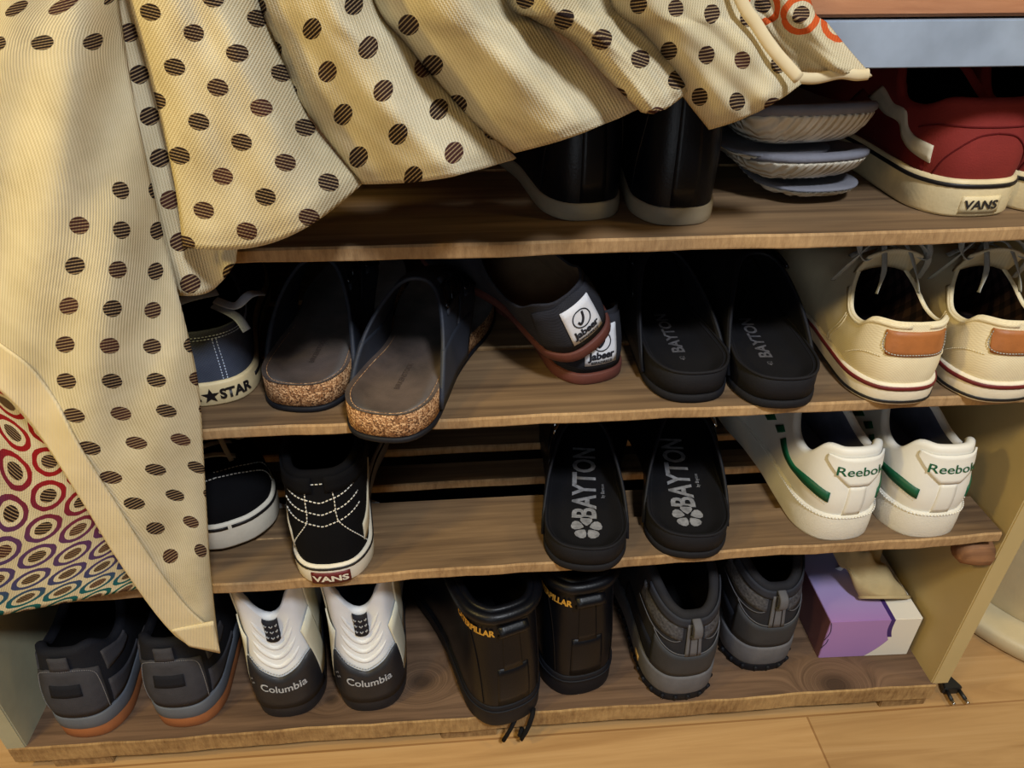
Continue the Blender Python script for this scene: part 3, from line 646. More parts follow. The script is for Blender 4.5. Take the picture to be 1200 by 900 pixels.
def birk(px, yaw, side, label, tilt=0, dz=0):
    t = thing('cork_sandal', label, 'sandal', place(px, Z2+dz), (R(tilt), 0, R(-yaw)), 'two-strap cork sandals')
    L = .25; bd = Bed(L, .0340, .044, side, .0245, .018); bd.build(t, cork, bed_b, blk_r, .2, 'cork_midsole')
    H = lambda y: .060-.020*sm(y, L*.45, L*.75)
    ya = lambda th: L*(.15+.27*max(0, math.sin(th))**1.2); yb = lambda th: ya(th)+.040
    yc = lambda th: ya(th)+.043+.004*math.sin(th); yd = lambda th: yc(th)+.036-.006*math.sin(th)
    full = lambda th: L*.22+.012
    bd.vamp(t, nubuck, ya, yb, H, 'strap'); bd.vamp(t, nubuck, yc, yd, H, 'strap')
    lo = lambda th: ya(th)+.02
    for e0, e1 in ((0, .42), (math.pi-.42, math.pi)): bd.vamp(t, nubuck, ya, yd, H, 'strap_base', th0=e0, th1=e1, nth=8, thick=.0032)
    g = 1.0
    for q0, q1 in ((ya, yb), (yc, yd)):
        F = bd.afn(q0, q1, H)
        band(F, g-.32, g+.25, .28, .74, .0030, 10, 4).build('strap_tongue', nubuck, t)
        buckle(t, F, g-.05, .5, .15, .36, gun, .0013, .0042)
    flat_text(bd, t, 'BIRKENSTOCK', 0, .062, .0058, R(90), mat('faded_print', rgb(62, 50, 44), .9, bmp=0), .0001)
    return t
birk((350, 480), 9, -1, 'black strapped cork sandal, the left one, beside the navy canvas sneaker')
birk((446, 515), 15, 1, 'black strapped cork sandal overhanging the shelf edge, two dark buckles in view')

def clog(px, yaw, side, label, shelf, buckled, y_in=.004):
    nm = 'black_buckled_slide' if buckled else 'black_slide'
    t = thing(nm, label, 'sandal', place(px, shelf, y_in), (0, 0, R(-yaw)), 'black buckled slides with silver print' if buckled else 'plain black slides')
    L = .262; bd = Bed(L, .0365 if buckled else .0325, .046 if buckled else .0395, side, .0265, .021, dish=.008); bd.build(t, eva, bed_k, eva, .28)
    H = lambda y: .052-.030*sm(y, L*.45, L*.98)
    y0 = lambda th: L*(.13+.36*max(0, math.sin(th))**1.0); y1 = lambda th: L*(.60+.375*max(0, math.sin(th))**.5) if not buckled else L*(.60+.30*max(0, math.sin(th))**.7)
    bd.vamp(t, blk_l if buckled else nubk, y0, y1, H, 'upper', .003)
    F = bd.afn(y0, y1, H)
    mb = MB(); mb.tube([F(th, .0, 0) for th in lsp(.0, math.pi, 30)], .0017, 6); mb.build('edge_binding', blk_r, t)
    mb = MB(); mb.tube([bd.bed(a, .985)+Vector((0, 0, .0012)) for a in lsp(-.42, .42, 60)], .0013, 6); mb.build('footbed_rim', eva, t)
    gs = (.95,) if side > 0 else (math.pi-.95,)
    for g in gs:
        k = 1 if g < 1.5 else -1
        for tt in ((.16, .34) if buckled else (.2,)):
            band(F, *sorted((g-k*.5, g+k*.35)), tt-.06, tt+.06, .0026, 12, 3).build('strap', blk_l, t)
            buckle(t, F, g, tt, .11, .085, chrome if buckled else gun, .0016, .0048)
    mt = silver if buckled else dimp
    if buckled:
        flat_text(bd, t, 'BAYTON', 0, .099, .0310, R(90), mt, .0008, .86, 'footbed_lettering')
        mb = MB(); cx_, cy_ = .001, .034               # five-petalled flower print
        for k in range(5):
            an = R(72*k+20); c_, s_ = math.cos(an), math.sin(an); pts = []
            for q, w in ((.003, .0005), (.006, .0038), (.0095, .0056), (.0125, .0050), (.0142, .0022)): pts.append((q, w))
            loop = [(q, w) for q, w in pts]+[(q, -w) for q, w in reversed(pts)]
            vv = [(cx_+q*c_-w*s_, cy_+q*s_+w*c_) for q, w in loop]
            mb.add([(a, b_, bd.zat(a, b_)+.0013) for a, b_ in vv], [(i, i+1, 8-i, 9-i) for i in range(4)])
        mb.build('flower_print', mt, t)
        flat_text(bd, t, 'by Bayton', .0165 if side > 0 else .0165, .085, .0050, R(90), mt, 0, 1, 'footbed_lettering')
    else:
        flat_text(bd, t, 'BAYTON', -.002, .078, .0145, R(90), mt, .0004, 1.15, 'footbed_lettering')
        flat_text(bd, t, '42', -.002, .036, .006, R(90), mt, .0001, 1, 'footbed_lettering')
    return t
nubk = mat('dull_black_leather', rgb(16, 16, 20), .6, .4, var=.1, bmp=.3, bs=600)
clog((812, 469), 0, -1, 'plain black slide with charcoal foam sole, beside the black loafers', Z2, False)
clog((914, 476), 4, 1, 'plain black slide with charcoal foam sole, beside the cream canvas sneaker', Z2, False)
clog((684, 666), 9, -1, 'black buckled slide with silver flower and lettering, the left one', Z1+.001, True)
clog((806, 651), 8, 1, 'black buckled slide with silver flower and lettering, nearer the white sneakers', Z1+.0015, True)

# ---- black canvas espadrille pair, one lying on the other
gum = mat('gum_rubber', rgb(96, 54, 46), .6, .3, var=.1); char = woven('charcoal_canvas', rgb(46, 47, 54), rgb(26, 27, 32), 1500, bmp=.3)
labw = mat('white_fabric_label', rgb(214, 216, 222), .8, .2, var=.03); ink = mat('black_ink', rgb(22, 24, 34), .8)
beige_l = mat('beige_lining', rgb(120, 100, 78), .95, .1)
def esp(loc, rot, label):
    t = thing('black_canvas_loafer', label, 'shoe', loc, rot, 'black canvas loafers with gum soles')
    s = Shoe(.245, .0315, .042, 1, sole=.010, sole_toe=.010, top=low_top(.245, .060, .044, .058, hwid=.025, open_w=.028, yt=.5), bulge=.003, toe_h=.028, wall=.0016, spring=.004); F = s.surf
    s.build_sole('sole', gum, t); s.build_upper(char, t, beige_l, roll=.0012)
    band(F, -.15, .15, .04, lambda a: .99-.9*abs(a), .0009, 24, 6).build('heel_counter', char, t)
    ht = band(F, -.05, .05, .16, .82, .0018, 10, 6, .001).build('heel_label', labw, t)
    ring = [(-.0+.028*math.cos(q), .55+.155*math.sin(q)) for q in lsp(0, 2*math.pi, 13)]
    seam(F, ring, .0005, .0020, n=3).build('label_emblem', ink, ht)
    seam(F, [(.008, .66), (.004, .55), (-.008, .47), (-.014, .52)], .0010, .0020, n=6).build('label_emblem', ink, ht)
    wrap_text(F, 'Jabeer', 0, .315, .0085, .28, .05, bold=.0004, sx=1, off=.0022).build('label_lettering', ink, ht)
    wrap_text(F, 'ESPADRILLE', 0, .20, .0032, .28, .05, bold=.0001, sx=1.1, off=.0022).build('label_lettering', ink, ht)
    return t
p = un(700, 446, z=Z2)
esp((p.x+.002, p.y-.004, Z2), (0, 0, R(18)), 'black canvas loafer with gum sole, the lower one of the two lying crossed')
p = un(695, 408, z=Z2+.038)
esp((p.x+.002, p.y-.003, Z2+.038), (R(6), R(-27), R(27)), 'black canvas loafer with a white heel label, lying on top of its pair')

# ---- top shelf: black leather ankle boots
solet = mat('taupe_sole', rgb(146, 134, 112), .6, .3, var=.08)
def boot_top(hz, w=.034, y0=.012, yb=.118, fr=None):
    fr = fr or hz; return [(0, y0, hz), (w*.5, y0+.003, hz), (w*.88, y0+.018, hz), (w, y0+.042, hz*.998), (w*.97, (y0+yb)/2+.012, hz*.998), (w*.78, yb-.016, (hz+fr)/2), (w*.42, yb-.003, fr), (0, yb, fr)]
def blackboot(px, yaw, side, label):
    t = thing('black_leather_boot', label, 'boot', place(px, Z3), (0, 0, R(-yaw)), 'black leather ankle boots on the top shelf')
    s = Shoe(.265, .0300, .042, side, sole=.013, sole_toe=.010, top=boot_top(.104, .0275, .010), bulge=.003, toe_h=.03, boot=True, wall=.002, inset=.0015); F = s.surf
    s.build_sole('sole', solet, t); s.build_upper(blk_l, t, dark_in)
    for g in (-.16, .16): seam(F, [(g, .02), (g*.8, .5), (g*.7, .98)], .0006, .0003).build('seam', blk_l, t)
    band(F, -.03, .03, .02, .97, .0008, 6, 8).build('back_strip', blk_l, t)
    return t
blackboot((692, 257), -9, -1, 'black leather boot with taupe sole, left of the pair under the curtain edge')
blackboot((796, 263), 0, 1, 'black leather boot with taupe sole, next to the stack of slippers')

# ---- stack of four slippers
slg = mat('grey_foam', rgb(118, 119, 128), .8, .3, var=.08, vs=60, bmp=.5, bs=500)
slw_ = mat('ivory_ribbed_sole', rgb(214, 208, 188), .7, .3, var=.06, vs=50)
m, nt, b = base('ivory_ribbed_sole', .7, .3)
tc = N(nt, 'ShaderNodeTexCoord'); sx_ = N(nt, 'ShaderNodeSeparateXYZ'); nt.links.new(tc.outputs['Object'], sx_.inputs[0])
rb_ = mathn(nt, 'MULTIPLY_ADD', mathn(nt, 'SINE', mathn(nt, 'ADD', mathn(nt, 'MULTIPLY', sx_.outputs[0], 1050.0), mathn(nt, 'MULTIPLY', sx_.outputs[1], 420.0))), .5, .5)
nt.links.new(ramp(nt, noise(nt, tc.outputs['Object'], 50, 4), [(.3, rgb(196, 188, 166)), (.7, rgb(222, 216, 200))]), b.inputs['Base Color']); bump(nt, b, rb_, 1.0, .0016); slw = m
def slipper(loc, rot, label, W=.050, curl=.014, Ls=.25, strap=True, k=1.0):
    t = thing('house_slipper', label, 'slipper', loc, rot, 'grey slippers with ribbed ivory soles')
    o = Outline(Ls, W*.93, W, 1)
    lift = lambda y: curl*(1-sm(y, -.01, .10))**1.5+.004*sm(y, Ls*.7, Ls)
    A = [-1+2*i/224 for i in range(224)]; n = len(A)
    def prof(a, w):
        i, z = w; p = o.xy(a)-o.out(a)*i; return Vector((p.x, p.y, z*k+lift(p.y)))
    pr = [(.034, .0), (.024, .0006), (.016, .0022), (.009, .0052), (.004, .0092), (.0008, .0135), (0, .0152), (.0012, .0162), (.004, .0163)]
    def ribbed(a, w):
        q = prof(a, w)
        if 0 < w[0] < .02: q = q + Vector((0, 0, .0009*math.sin(q.x*1250+q.y*300)))
        return q
    mb = MB(); mb.grid(ribbed, A, pr, close_u=True); m_ = len(pr)
    mb.f.append(tuple(i*m_ for i in range(n))[::-1]); mb.build('ribbed_sole', slw, t)
    pr = [(.001, .0155), (-.0012, .0170), (-.0012, .0195), (.001, .0210), (.006, .0215), (.014, .0195), (.030, .0185)]
    mb = MB(); mb.grid(prof, A[::2], pr, close_u=True); m_ = len(pr); mb.f.append(tuple(i*m_+m_-1 for i in range(len(A[::2])))); mb.build('insole', slg, t)
    if strap:
        mb = MB(); mb.grid(lambda th, v: Vector((W*1.0*math.cos(th), .10+.09*v+.02*math.sin(th)-.0, .016*k+.040*max(0, math.sin(th))**.8*(1-.35*v)+lift(.12))), lsp(0, math.pi, 24), lsp(0, 1, 10))
        q = mb.build('instep_strap', slg, t); q.modifiers.new('s', 'SOLIDIFY').thickness = .003
    return t
p = un(955, 236, z=Z3)
slipper((.722, .048, Z3), (0, 0, R(4)), 'grey slipper lying at the bottom of the slipper stack', W=.040, curl=.004, strap=False, k=.5)
slipper((.716, .040, Z3+.0105), (R(0), 0, R(8)), 'grey slipper with ribbed ivory sole, third down in the slipper stack', W=.049, curl=.010, strap=False, k=1.0)
slipper((.698, .052, Z3+.0275), (R(0), 0, R(10)), 'thin grey slipper, second from the top of the slipper stack', W=.042, curl=.002, strap=False, k=.45)
slipper((.708, .034, Z3+.0335), (R(0), 0, R(6)), 'grey slipper with wide ribbed ivory sole on top of the slipper stack', W=.050, curl=.016, k=1.3, strap=False)

# ---- bottom board: grey trail shoes
gsu = mat('grey_suede', rgb(60, 60, 66), .9, .2, var=.12, vs=60, bmp=.6, bs=700); gmid = mat('slate_midsole', rgb(92, 98, 108), .7, .3, var=.08)
org = mat('orange_gum_outsole', rgb(156, 98, 60), .6, .3, var=.1); bmesh_ = mat('black_mesh_fabric', rgb(24, 26, 34), .85, .2, bmp=.9, bs=900)
gst = mat('grey_thread', rgb(120, 120, 126), .8)
def trail(px, yaw, side, label):
    t = thing('grey_trail_shoe', label, 'shoe', place(px, 0), (0, 0, R(-yaw)), 'grey trail shoes with orange outsoles')
    s = Shoe(.27, .0360, .047, side, sole=.034, sole_toe=.028, top=low_top(.28, .112, .090, .130, hwid=.030, open_w=.036, back=.014), bulge=.005, toe_h=.034, wall=.005, inset=.002); F = s.surf
    s.build_sole('outsole', org, t, 0, .50, .0); s.build_sole('midsole', gmid, t, .48, 1.0, .001)
    s.build_upper(bmesh_, t, dark_in, roll=.005)
    band(F, -.105, .105, .03, lambda a: .80-.5*max(0, abs(a)-.05)*4, .0018, 24, 8).build('heel_counter', gsu, t)
    band(F, -.045, .045, .40, .58, .0028, 12, 4).build('heel_patch', bmesh_, t)
    for g in (-1, 1):
        band(F, *sorted((g*.12, g*.33)), .04, lambda a: .42-.7*(abs(a)-.12), .0016, 20, 5).build('side_overlay', gsu, t)
        band(F, *sorted((g*.13, g*.30)), lambda a: .55+(abs(a)-.12)*1.5, lambda a: min(1, .85+(abs(a)-.12)*1.5), .0016, 20, 5).build('side_overlay', gsu, t)
        seam(F, [(g*.100, .05), (g*.095, .5), (g*.085, .68), (g*.05, .78), (0, .79)], .0004, .0024, dash=.002).build('stitching', gst, t)
    band(F, -.03, .03, .80, .99, .003, 8, 4).build('pull_tab', gsu, t)
    laces_bars(s, t, gst, n=4); return t
trail((104, 861), 1, -1, 'grey trail shoe with orange outsole, at the left end of the bottom board')
trail((219, 849), 0, 1, 'grey trail shoe with orange outsole, under the hanging tip of the curtain')

# ---- white winter boots with black rubber shell
wnyl = mat('white_nylon', rgb(222, 226, 230), .6, .35, var=.03, vs=25, bmp=.25, bs=250); shell = mat('black_rubber_shell', rgb(30, 32, 38), .5, .45, var=.15, vs=40, bmp=.3, bs=300)
greyf = mat('grey_fleece_lining', rgb(130, 142, 166), .95, .1, bmp=.9, bs=250); cmb = mat('cream_overlay', rgb(206, 204, 184), .6, .3, var=.04)
tabm = mat('navy_webbing', rgb(20, 22, 34), .8)
prt = mat('grey_print', rgb(170, 174, 180), .7, bmp=0)
def columbia(px, yaw, side, label):
    t = thing('white_winter_boot', label, 'boot', place(px, 0), (0, 0, R(-yaw)), 'white winter boots with black rubber shells')
    top = [(0, .020, .130), (.007, .020, .134), (.018, .018, .158), (.028, .021, .178), (.037, .045, .184), (.038, .080, .188), (.034, .105, .184), (.016, .124, .182), (0, .128, .182)]
    s = Shoe(.27, .0360, .0435, side, sole=.020, sole_toe=.020, top=top, bulge=.002, toe_h=.036, boot=True, wall=.004, waist=.004, inset=.001); F = s.surf
    s.build_sole('outsole', shell, t); s.build_upper(wnyl, t, greyf, roll=.0045)
    band(F, -.16, .16, 0, lambda a: .36+.5*abs(a)-.9*max(0, abs(a)-.11), .0028, 28, 6).build('rubber_shell', shell, t)
    for g in (-1, 1):
        band(F, *sorted((g*.165, g*.62)), 0, .18, .0026, 20, 4).build('rubber_shell', shell, t)
        band(F, *sorted((g*.145, g*.235)), lambda a: .10, lambda a: .62+.4*(abs(a)-.14), .0030, 12, 6).build('side_overlay', cmb, t)
        band(F, *sorted((g*.24, g*.34)), lambda a: .20, lambda a: .97, .0020, 12, 6).build('side_overlay', cmb, t)
    for k, tt in enumerate((.46, .56, .66, .76)):
        mb = MB(); pts = [F(a, tt+.55*abs(a)+.3*a*a, -.0014) for a in lsp(-.145, .145, 22)]
        mb.tube(pts, lambda q: .0030*math.sin(math.pi*min(max(q,.02),.98))**.6, 8); mb.build('quilted_fold', wnyl, t)
    seam(F, [(a, .385+.5*abs(a)-.9*max(0, abs(a)-.11)) for a in lsp(-.14, .14, 15)], .0005, .0016, dash=.003).build('stitching', prt, t)
    pt = band(F, -.028, .028, .76, 1.0, .0040, 8, 6, .003).build('pull_tab', tabm, t)
    mb = MB()
    for i in range(3):
        for j in range(3):
            a, tt = -.018+i*.018, .80+j*.07
            for dx in (-1, 1): mb.tube([F(a, tt, .0046), F(a+dx*.005, tt+.02, .0046)], .0006, 5)
    mb.build('tab_pattern', prt, pt)
    wrap_text(F, 'Columbia', .006, .235, .0125, .31, .125, bold=.0002, sx=.95, off=.0034).build('shell_lettering', prt, t)
    mb = MB()                                     # small diamond emblem left of the word
    for (x, y) in ((-.0345, .002), (-.0375, -.001), (-.0345, -.004), (-.0315, -.001)):
        mb.add([F(.006+(x+dx)/.31, .235+(y+dy)/.125, .0034) for dx, dy in ((-.0012, 0), (0, -.0012), (.0012, 0), (0, .0012))], [(0, 1, 2, 3)])
    mb.build('shell_emblem', prt, t)
    return t
columbia((340, 837), -3, -1, 'white winter boot with black rubber shell, the left one, beside the grey trail shoe')
columbia((437, 830), -3, 1, 'white winter boot with black rubber shell, next to the black work boots')

# ---- black work boots
yel = mat('yellow_embroidery', rgb(196, 146, 52), .8, bmp=0)
def cat(px, yaw, side, label):
    t = thing('black_work_boot', label, 'boot', place(px, 0), (0, 0, R(-yaw)), 'black work boots with yellow lettering')
    s = Shoe(.285, .0400, .052, side, sole=.033, sole_toe=.028, top=boot_top(.162, .037, .012, .125, .172), bulge=.003, toe_h=.04, boot=True, wall=.004, waist=.003, inset=.0015); F = s.surf
    s.build_sole('sole', blk_r, t); band(s.so, -.99, .99, .72, .80, .0012, 100, 3, .001).build('sole_welt', blk_r, t)
    s.build_upper(blk_l, t, dark_in, roll=.004)
    mb = MB(); A = [a for a in lsp(-.55, .55, 60)]; mb.tube([F(a, .965, .001) for a in A], .0068, 10); mb.build('padded_collar', blk_l, t)
    band(F, -.052, .052, .02, .42, .0005, 12, 6).build('heel_counter', blk_l, t)
    band(F, -.032, .032, .40, .84, .0006, 10, 8).build('back_strip', blk_l, t)
    mb = MB(); c = F(0, .86, 0); mb.grid(lambda u, v: c+Vector((u*.015, -.001-.006*math.sin(math.pi*v)-.002, .005-.011*v)), lsp(-1, 1, 6), lsp(0, 1, 10)); q = mb.build('pull_loop', blk_l, t); q.modifiers.new('s', 'SOLIDIFY').thickness = .0022
    wrap_text(F, 'CATERPILLAR', -.160, .80, .0125, .31, .150, bold=.0005, sx=.80, off=.0016).build('side_lettering', yel, t)
    for g in (-1, 1): seam(F, [(g*.10, .02), (g*.11, .3), (g*.14, .6), (g*.20, .90)], .0006, .0004).build('seam', blk_l, t)
    return t
cat((603, 843), -18, -1, 'black work boot with yellow lettering, the front one, overhanging the board edge')
cat((684, 810), -10, 1, 'black work boot set further back, beside the grey hiking shoe')

# ---- hiking shoes
hk = mat('charcoal_nubuck', rgb(38, 38, 42), .85, .25, var=.12, vs=70, bmp=.5, bs=700); hmesh = mat('grey_mesh', rgb(84, 84, 88), .8, .3, var=.3, vs=350, bmp=.9, bs=700, col2=rgb(46, 46, 50))
hmid = mat('grey_foam_midsole', rgb(98, 98, 102), .7, .3, var=.1, vs=60); web = mat('grey_webbing', rgb(92, 92, 96), .8, var=.1); spand = mat('smooth_grey_collar', rgb(42, 45, 54), .7, .3)
rubc = mat('slate_rubber_counter', rgb(50, 52, 56), .6, .35, var=.1)
def hiker(px, yaw, side, label):
    t = thing('grey_hiking_shoe', label, 'shoe', place(px, 0), (0, 0, R(-yaw)), 'charcoal hiking shoes with grey midsoles')
    top = [(0, .012, .118), (.014, .014, .119), (.027, .026, .126), (.035, .050, .136), (.036, .078, .142), (.030, .104, .148), (.014, .120, .152), (0, .124, .152)]
    s = Shoe(.28, .0385, .051, side, sole=.040, sole_toe=.036, top=top, bulge=.004, toe_h=.036, wall=.005, inset=.003, boot=True, waist=-.002); F = s.surf
    s.build_sole('outsole', blk_r, t, 0, .30, 0)
    for k in range(26):                              # lugs round the edge of the outsole
        pass
    s.build_sole('midsole', hmid, t, .28, 1.0, .0008)
    s.build_upper(hk, t, dark_in, roll=.005)
    band(F, -.14, .14, .02, lambda a: .40+1.4*max(0, abs(a)-.02)*abs(a)*6, .0020, 28, 6).build('heel_counter', rubc, t)
    seam(F, [(a, .43+1.4*max(0, abs(a)-.02)*abs(a)*6) for a in lsp(-.15, .15, 17)], .0006, .0016).build('piping', web, t)
    for g in (-1, 1):
        band(F, *sorted((g*.04, g*.30)), lambda a: .66, lambda a: .88, .0014, 20, 5).build('mesh_panel', hmesh, t)
        band(F, *sorted((g*.14, g*.42)), .02, .34, .0012, 20, 4).build('side_overlay', bmesh_, t)
        seam(F, [(g*.045, .66), (g*.10, .60), (g*.30, .62)], .0005, .0014).build('piping', web, t)
    band(F, -.25, .25, .88, 1.0, .0024, 26, 4).build('padded_collar', spand, t)
    band(F, -.026, .026, .42, .93, .0030, 8, 8).build('heel_webbing', web, t)
    for g in (-.5, .5): seam(F, [(g*.026, .43), (g*.026, .92)], .0006, .0032).build('webbing_stripe', bll, t)
    c = F(0, .88, .002); mb = MB(); mb.tube(cr([c+Vector((0, .001, .012)), c+Vector((0, -.008, .008)), c+Vector((0, -.009, -.004)), c+Vector((0, -.001, -.010))], 6), .0048, 8, r2=.0012, nrm=(0, -1, 0)); mb.build('pull_loop', web, t)
    mb = MB()
    for k in range(60):
        a = -.6+1.2*k/59
        if k % 2 == 0:
            P = [s.so(a, .0, -.002), s.so(a, .24, .0012)]; e = s.so(a+.008, .12, 0)-s.so(a, .12, 0)
            mb.tube([P[0], P[0].lerp(P[1], .5), P[1]], .0022, 6)
    mb.build('sole_lugs', blk_r, t)
    if side < 0: band(s.so, -.235, -.20, .42, .62, .0018, 5, 3).build('sole_badge', mat('ochre_badge', rgb(196, 156, 84), .6, bmp=0), t)
    laces_bars(s, t, gst, n=4); return t
hiker((800, 817), -3, -1, 'grey hiking shoe with a small ochre badge on its sole, the nearer one')
hiker((893, 783), -1, 1, 'grey hiking shoe standing against the lilac tissue box')

# ------------------------------------------------------------------ tissue box, cloth bag, plug, stool base, strap
m, nt, b = base('lilac_card', .45, .45)
tc = N(nt, 'ShaderNodeTexCoord'); sx_ = N(nt, 'ShaderNodeSeparateXYZ'); nt.links.new(tc.outputs['Object'], sx_.inputs[0]); X, Y, Z = sx_.outputs
BW, BH, BD = .103, .062, .215
# printed design: lilac field, dark violet curve, ivory right end; edge of the field sweeps left on the front
front = mathn(nt, 'LESS_THAN', Y, .0006)
cut_top = mathn(nt, 'ADD', .067, mathn(nt, 'MULTIPLY', Y, .02))
zz = mathn(nt, 'DIVIDE', Z, BH)
wig = mathn(nt, 'MULTIPLY', mathn(nt, 'SINE', mathn(nt, 'MULTIPLY', zz, 7.0)), .002)
low = mathn(nt, 'MULTIPLY', mathn(nt, 'MAXIMUM', mathn(nt, 'SUBTRACT', .44, zz), 0.0), -.060)
hook = mathn(nt, 'MULTIPLY', mathn(nt, 'SUBTRACT', 1.0, zz), .012)
cut_front = mathn(nt, 'ADD', mathn(nt, 'ADD', .0665, hook), mathn(nt, 'ADD', low, wig))
cut = mathn(nt, 'ADD', mathn(nt, 'MULTIPLY', front, cut_front), mathn(nt, 'MULTIPLY', mathn(nt, 'SUBTRACT', 1.0, front), cut_top))
isr = mathn(nt, 'GREATER_THAN', X, cut)
wd = mathn(nt, 'MULTIPLY', mathn(nt, 'GREATER_THAN', zz, .52), .0048)
isd = mathn(nt, 'MULTIPLY', mathn(nt, 'GREATER_THAN', X, mathn(nt, 'SUBTRACT', cut, .0002)), mathn(nt, 'LESS_THAN', X, mathn(nt, 'ADD', cut, wd)))
lil = ramp(nt, mathn(nt, 'DIVIDE', Y, .09), [(0, rgb(166, 128, 184)), (.25, rgb(164, 140, 190)), (1, rgb(156, 156, 200))])
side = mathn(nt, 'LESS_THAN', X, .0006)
lil = mixc(nt, side, lil, rgb(104, 70, 84))  # shade of the left side painted into the card colour, not print
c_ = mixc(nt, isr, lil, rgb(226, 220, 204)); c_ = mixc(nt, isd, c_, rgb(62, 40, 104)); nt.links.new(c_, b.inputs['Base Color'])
card = m; dcard = mat('dark_slot', rgb(50, 40, 60), .9, bmp=0)
p = un(959, 775, z=0)
t = thing('tissue_box', 'lilac and ivory tissue box lying beside the grey hiking shoe', 'box', (p.x+.001, p.y+.004, 0), (0, 0, R(-1.5)))
mb = MB(); mb.box((0, 0, 0), (BW, BD, BH), bev=.0008); mb.build('carton', card, t, smooth=False)
mb = MB()
for P in ([(.001, -.0004, BH-.002), (.0035, -.0004, .045), (-.0, -.0004, .032)], [(-.001, -.0004, .018), (.003, -.0004, .026), (.004, -.0004, .033)]): mb.tube(cr(P, 5), .0004, 5)
mb.build('flap_crease', dcard, t)
tis = mat('white_tissue', rgb(226, 226, 232), .9, .1, var=.03)
t2 = mesh('tissue', [], [], tis)
bpy.data.objects.remove(t2)
mb = MB(); mb.grid(lambda u, v: Vector((.045+u*.009*(1-.75*v)+.002*math.sin(v*5), .075+.003*math.sin(u*3+v*2)-.006*v, BH-.002+v*.024+.003*math.sin(u*4))), lsp(-1, 1, 12), lsp(0, 1, 10))
q = mb.build('tissue_sheet', tis, t); q.modifiers.new('s', 'SOLIDIFY').thickness = .0006

# crumpled beige cloth bag on the box
oliv = mat('olive_beige_cotton', rgb(184, 166, 124), .9, .1, var=.08, vs=40, bmp=.4, bs=260, bd=.001)
rnd = random.Random(4)
def crump(u, v):
    # u 0..1 across, v 0 (front hem) .. 1 (back, rising)
    L_ = cr([(1007, 700, 0), (1001, 690, 0), (991, 672, 0), (984, 655, 0), (966, 630, 0)], 6); R_ = cr([(1065, 700, 0), (1058, 690, 0), (1046, 672, 0), (1034, 655, 0), (1040, 630, 0)], 6)
    def at(P, v): k = v*(len(P)-1); i = min(int(k), len(P)-2); return P[i].lerp(P[i+1], k-i)
    l, r = at(L_, v), at(R_, v); px = l.lerp(r, u); d = .105+.10*v
    z = BH+.005+.012*math.sin(math.pi*u)**.6+v*.045
    q = un(px.x, px.y, z=z)
    q += Vector((0, 0, .008*math.sin(u*7+v*5)*v+.004*math.sin(u*15-v*11)*v+.003*math.sin(v*16+u*4)*v))
    return q
mb = MB(); mb.grid(crump, lsp(0, 1, 40), lsp(0, 1, 36))
o = mb.build('cloth_bag', oliv); q = o.modifiers.new('s', 'SOLIDIFY'); q.thickness = .0025
tag(o, 'crumpled beige cloth bag resting on the tissue box', 'bag')
mb = MB(); mb.tube([crump(u, 0)+Vector((0, 0, .0005)) for u in lsp(0, 1, 30)], .0022, 8); q = mb.build('bag_hem', oliv, o)

# two-pin plug lying on the floor
pb = un(1113, 812, z=FZ)
t = thing('power_plug', 'black two-pin power plug lying on the floor beside the rack corner', 'plug', (pb.x+.0005, pb.y+.002, FZ), (0, 0, R(0)))
plm = mat('black_plastic', rgb(24, 26, 26), .5, .45, bmp=0)
out_ = [(-.0045, .020), (-.013, -.001), (-.0135, -.004), (-.009, -.006), (.009, -.006), (.0135, -.004), (.013, -.001), (.0045, .020), (.0032, .026), (-.0032, .026)]
mb = MB(); n = len(out_)
for_z = [(.001, .92), (.003, 1), (.012, 1), (.0145, .86)]
v = [(x*k*.8, y*k*.85+.001, z*.8) for z, k in for_z for x, y in out_]
f = [(j*n+i, j*n+(i+1) % n, (j+1)*n+(i+1) % n, (j+1)*n+i) for j in range(3) for i in range(n)]+[tuple(range(n))[::-1], tuple(3*n+i for i in range(n))]
mb.add(v, f); mb.build('plug_body', plm, t, smooth=False)
for g in (-1, 1):
    mb = MB(); mb.tube([(g*.0072, -.004, .007), (g*.0080, -.015, .0065)], .0022, 8); q = mb.build('pin', plm, t)
    mb = MB(); mb.tube([(g*.0080, -.014, .0065), (g*.0082, -.019, .006), (g*.0082, -.0202, .006)], .0019, 8); mb.build('pin_tip', chrome, q)
mb = MB(); mb.tube(cr([(0, .025, .008), (.002, .04, .006), (.012, .06, .004), (.016, .10, .0035), (.010, .20, .0035), (.02, .33, .0035)], 8), .003, 8); mb.build('cord', plm, t)

# round pale base at right
a_, b_, c_ = [un(x, y, z=FZ+.0) for x, y in ((1146, 733), (1175, 744), (1200, 752))]
rb = .19; cx = 1.235; cy = .185
plas = mat('pale_beige_plastic', rgb(206, 190, 150), .45, .4, var=.04)
t = thing('round_base', 'pale round stand base on the floor beyond the right side panel', 'stand', (cx, cy, FZ))
mb = MB(); pr = [(0, .0), (rb-.003, .0), (rb, .003), (rb, .017), (rb-.003, .021), (rb-.010, .0225), (.055, .026), (.050, .027), (.048, .040), (.047, .10), (.047, .42), (0, .42)]
mb.grid(lambda th, w: Vector((w[0]*math.cos(th), w[0]*math.sin(th), w[1])), lsp(0, 2*math.pi, 73)[:-1], pr[:7], close_u=True); mb.build('base_plate', plas, t)
mb = MB(); mb.grid(lambda th, w: Vector((w[0]*math.cos(th), w[0]*math.sin(th), w[1])), lsp(0, 2*math.pi, 49)[:-1], [(.150, .024), (.152, .034), (.150, .12), (.146, .40), (.10, .41), (0, .41)], close_u=True); mb.build('column', plas, t)

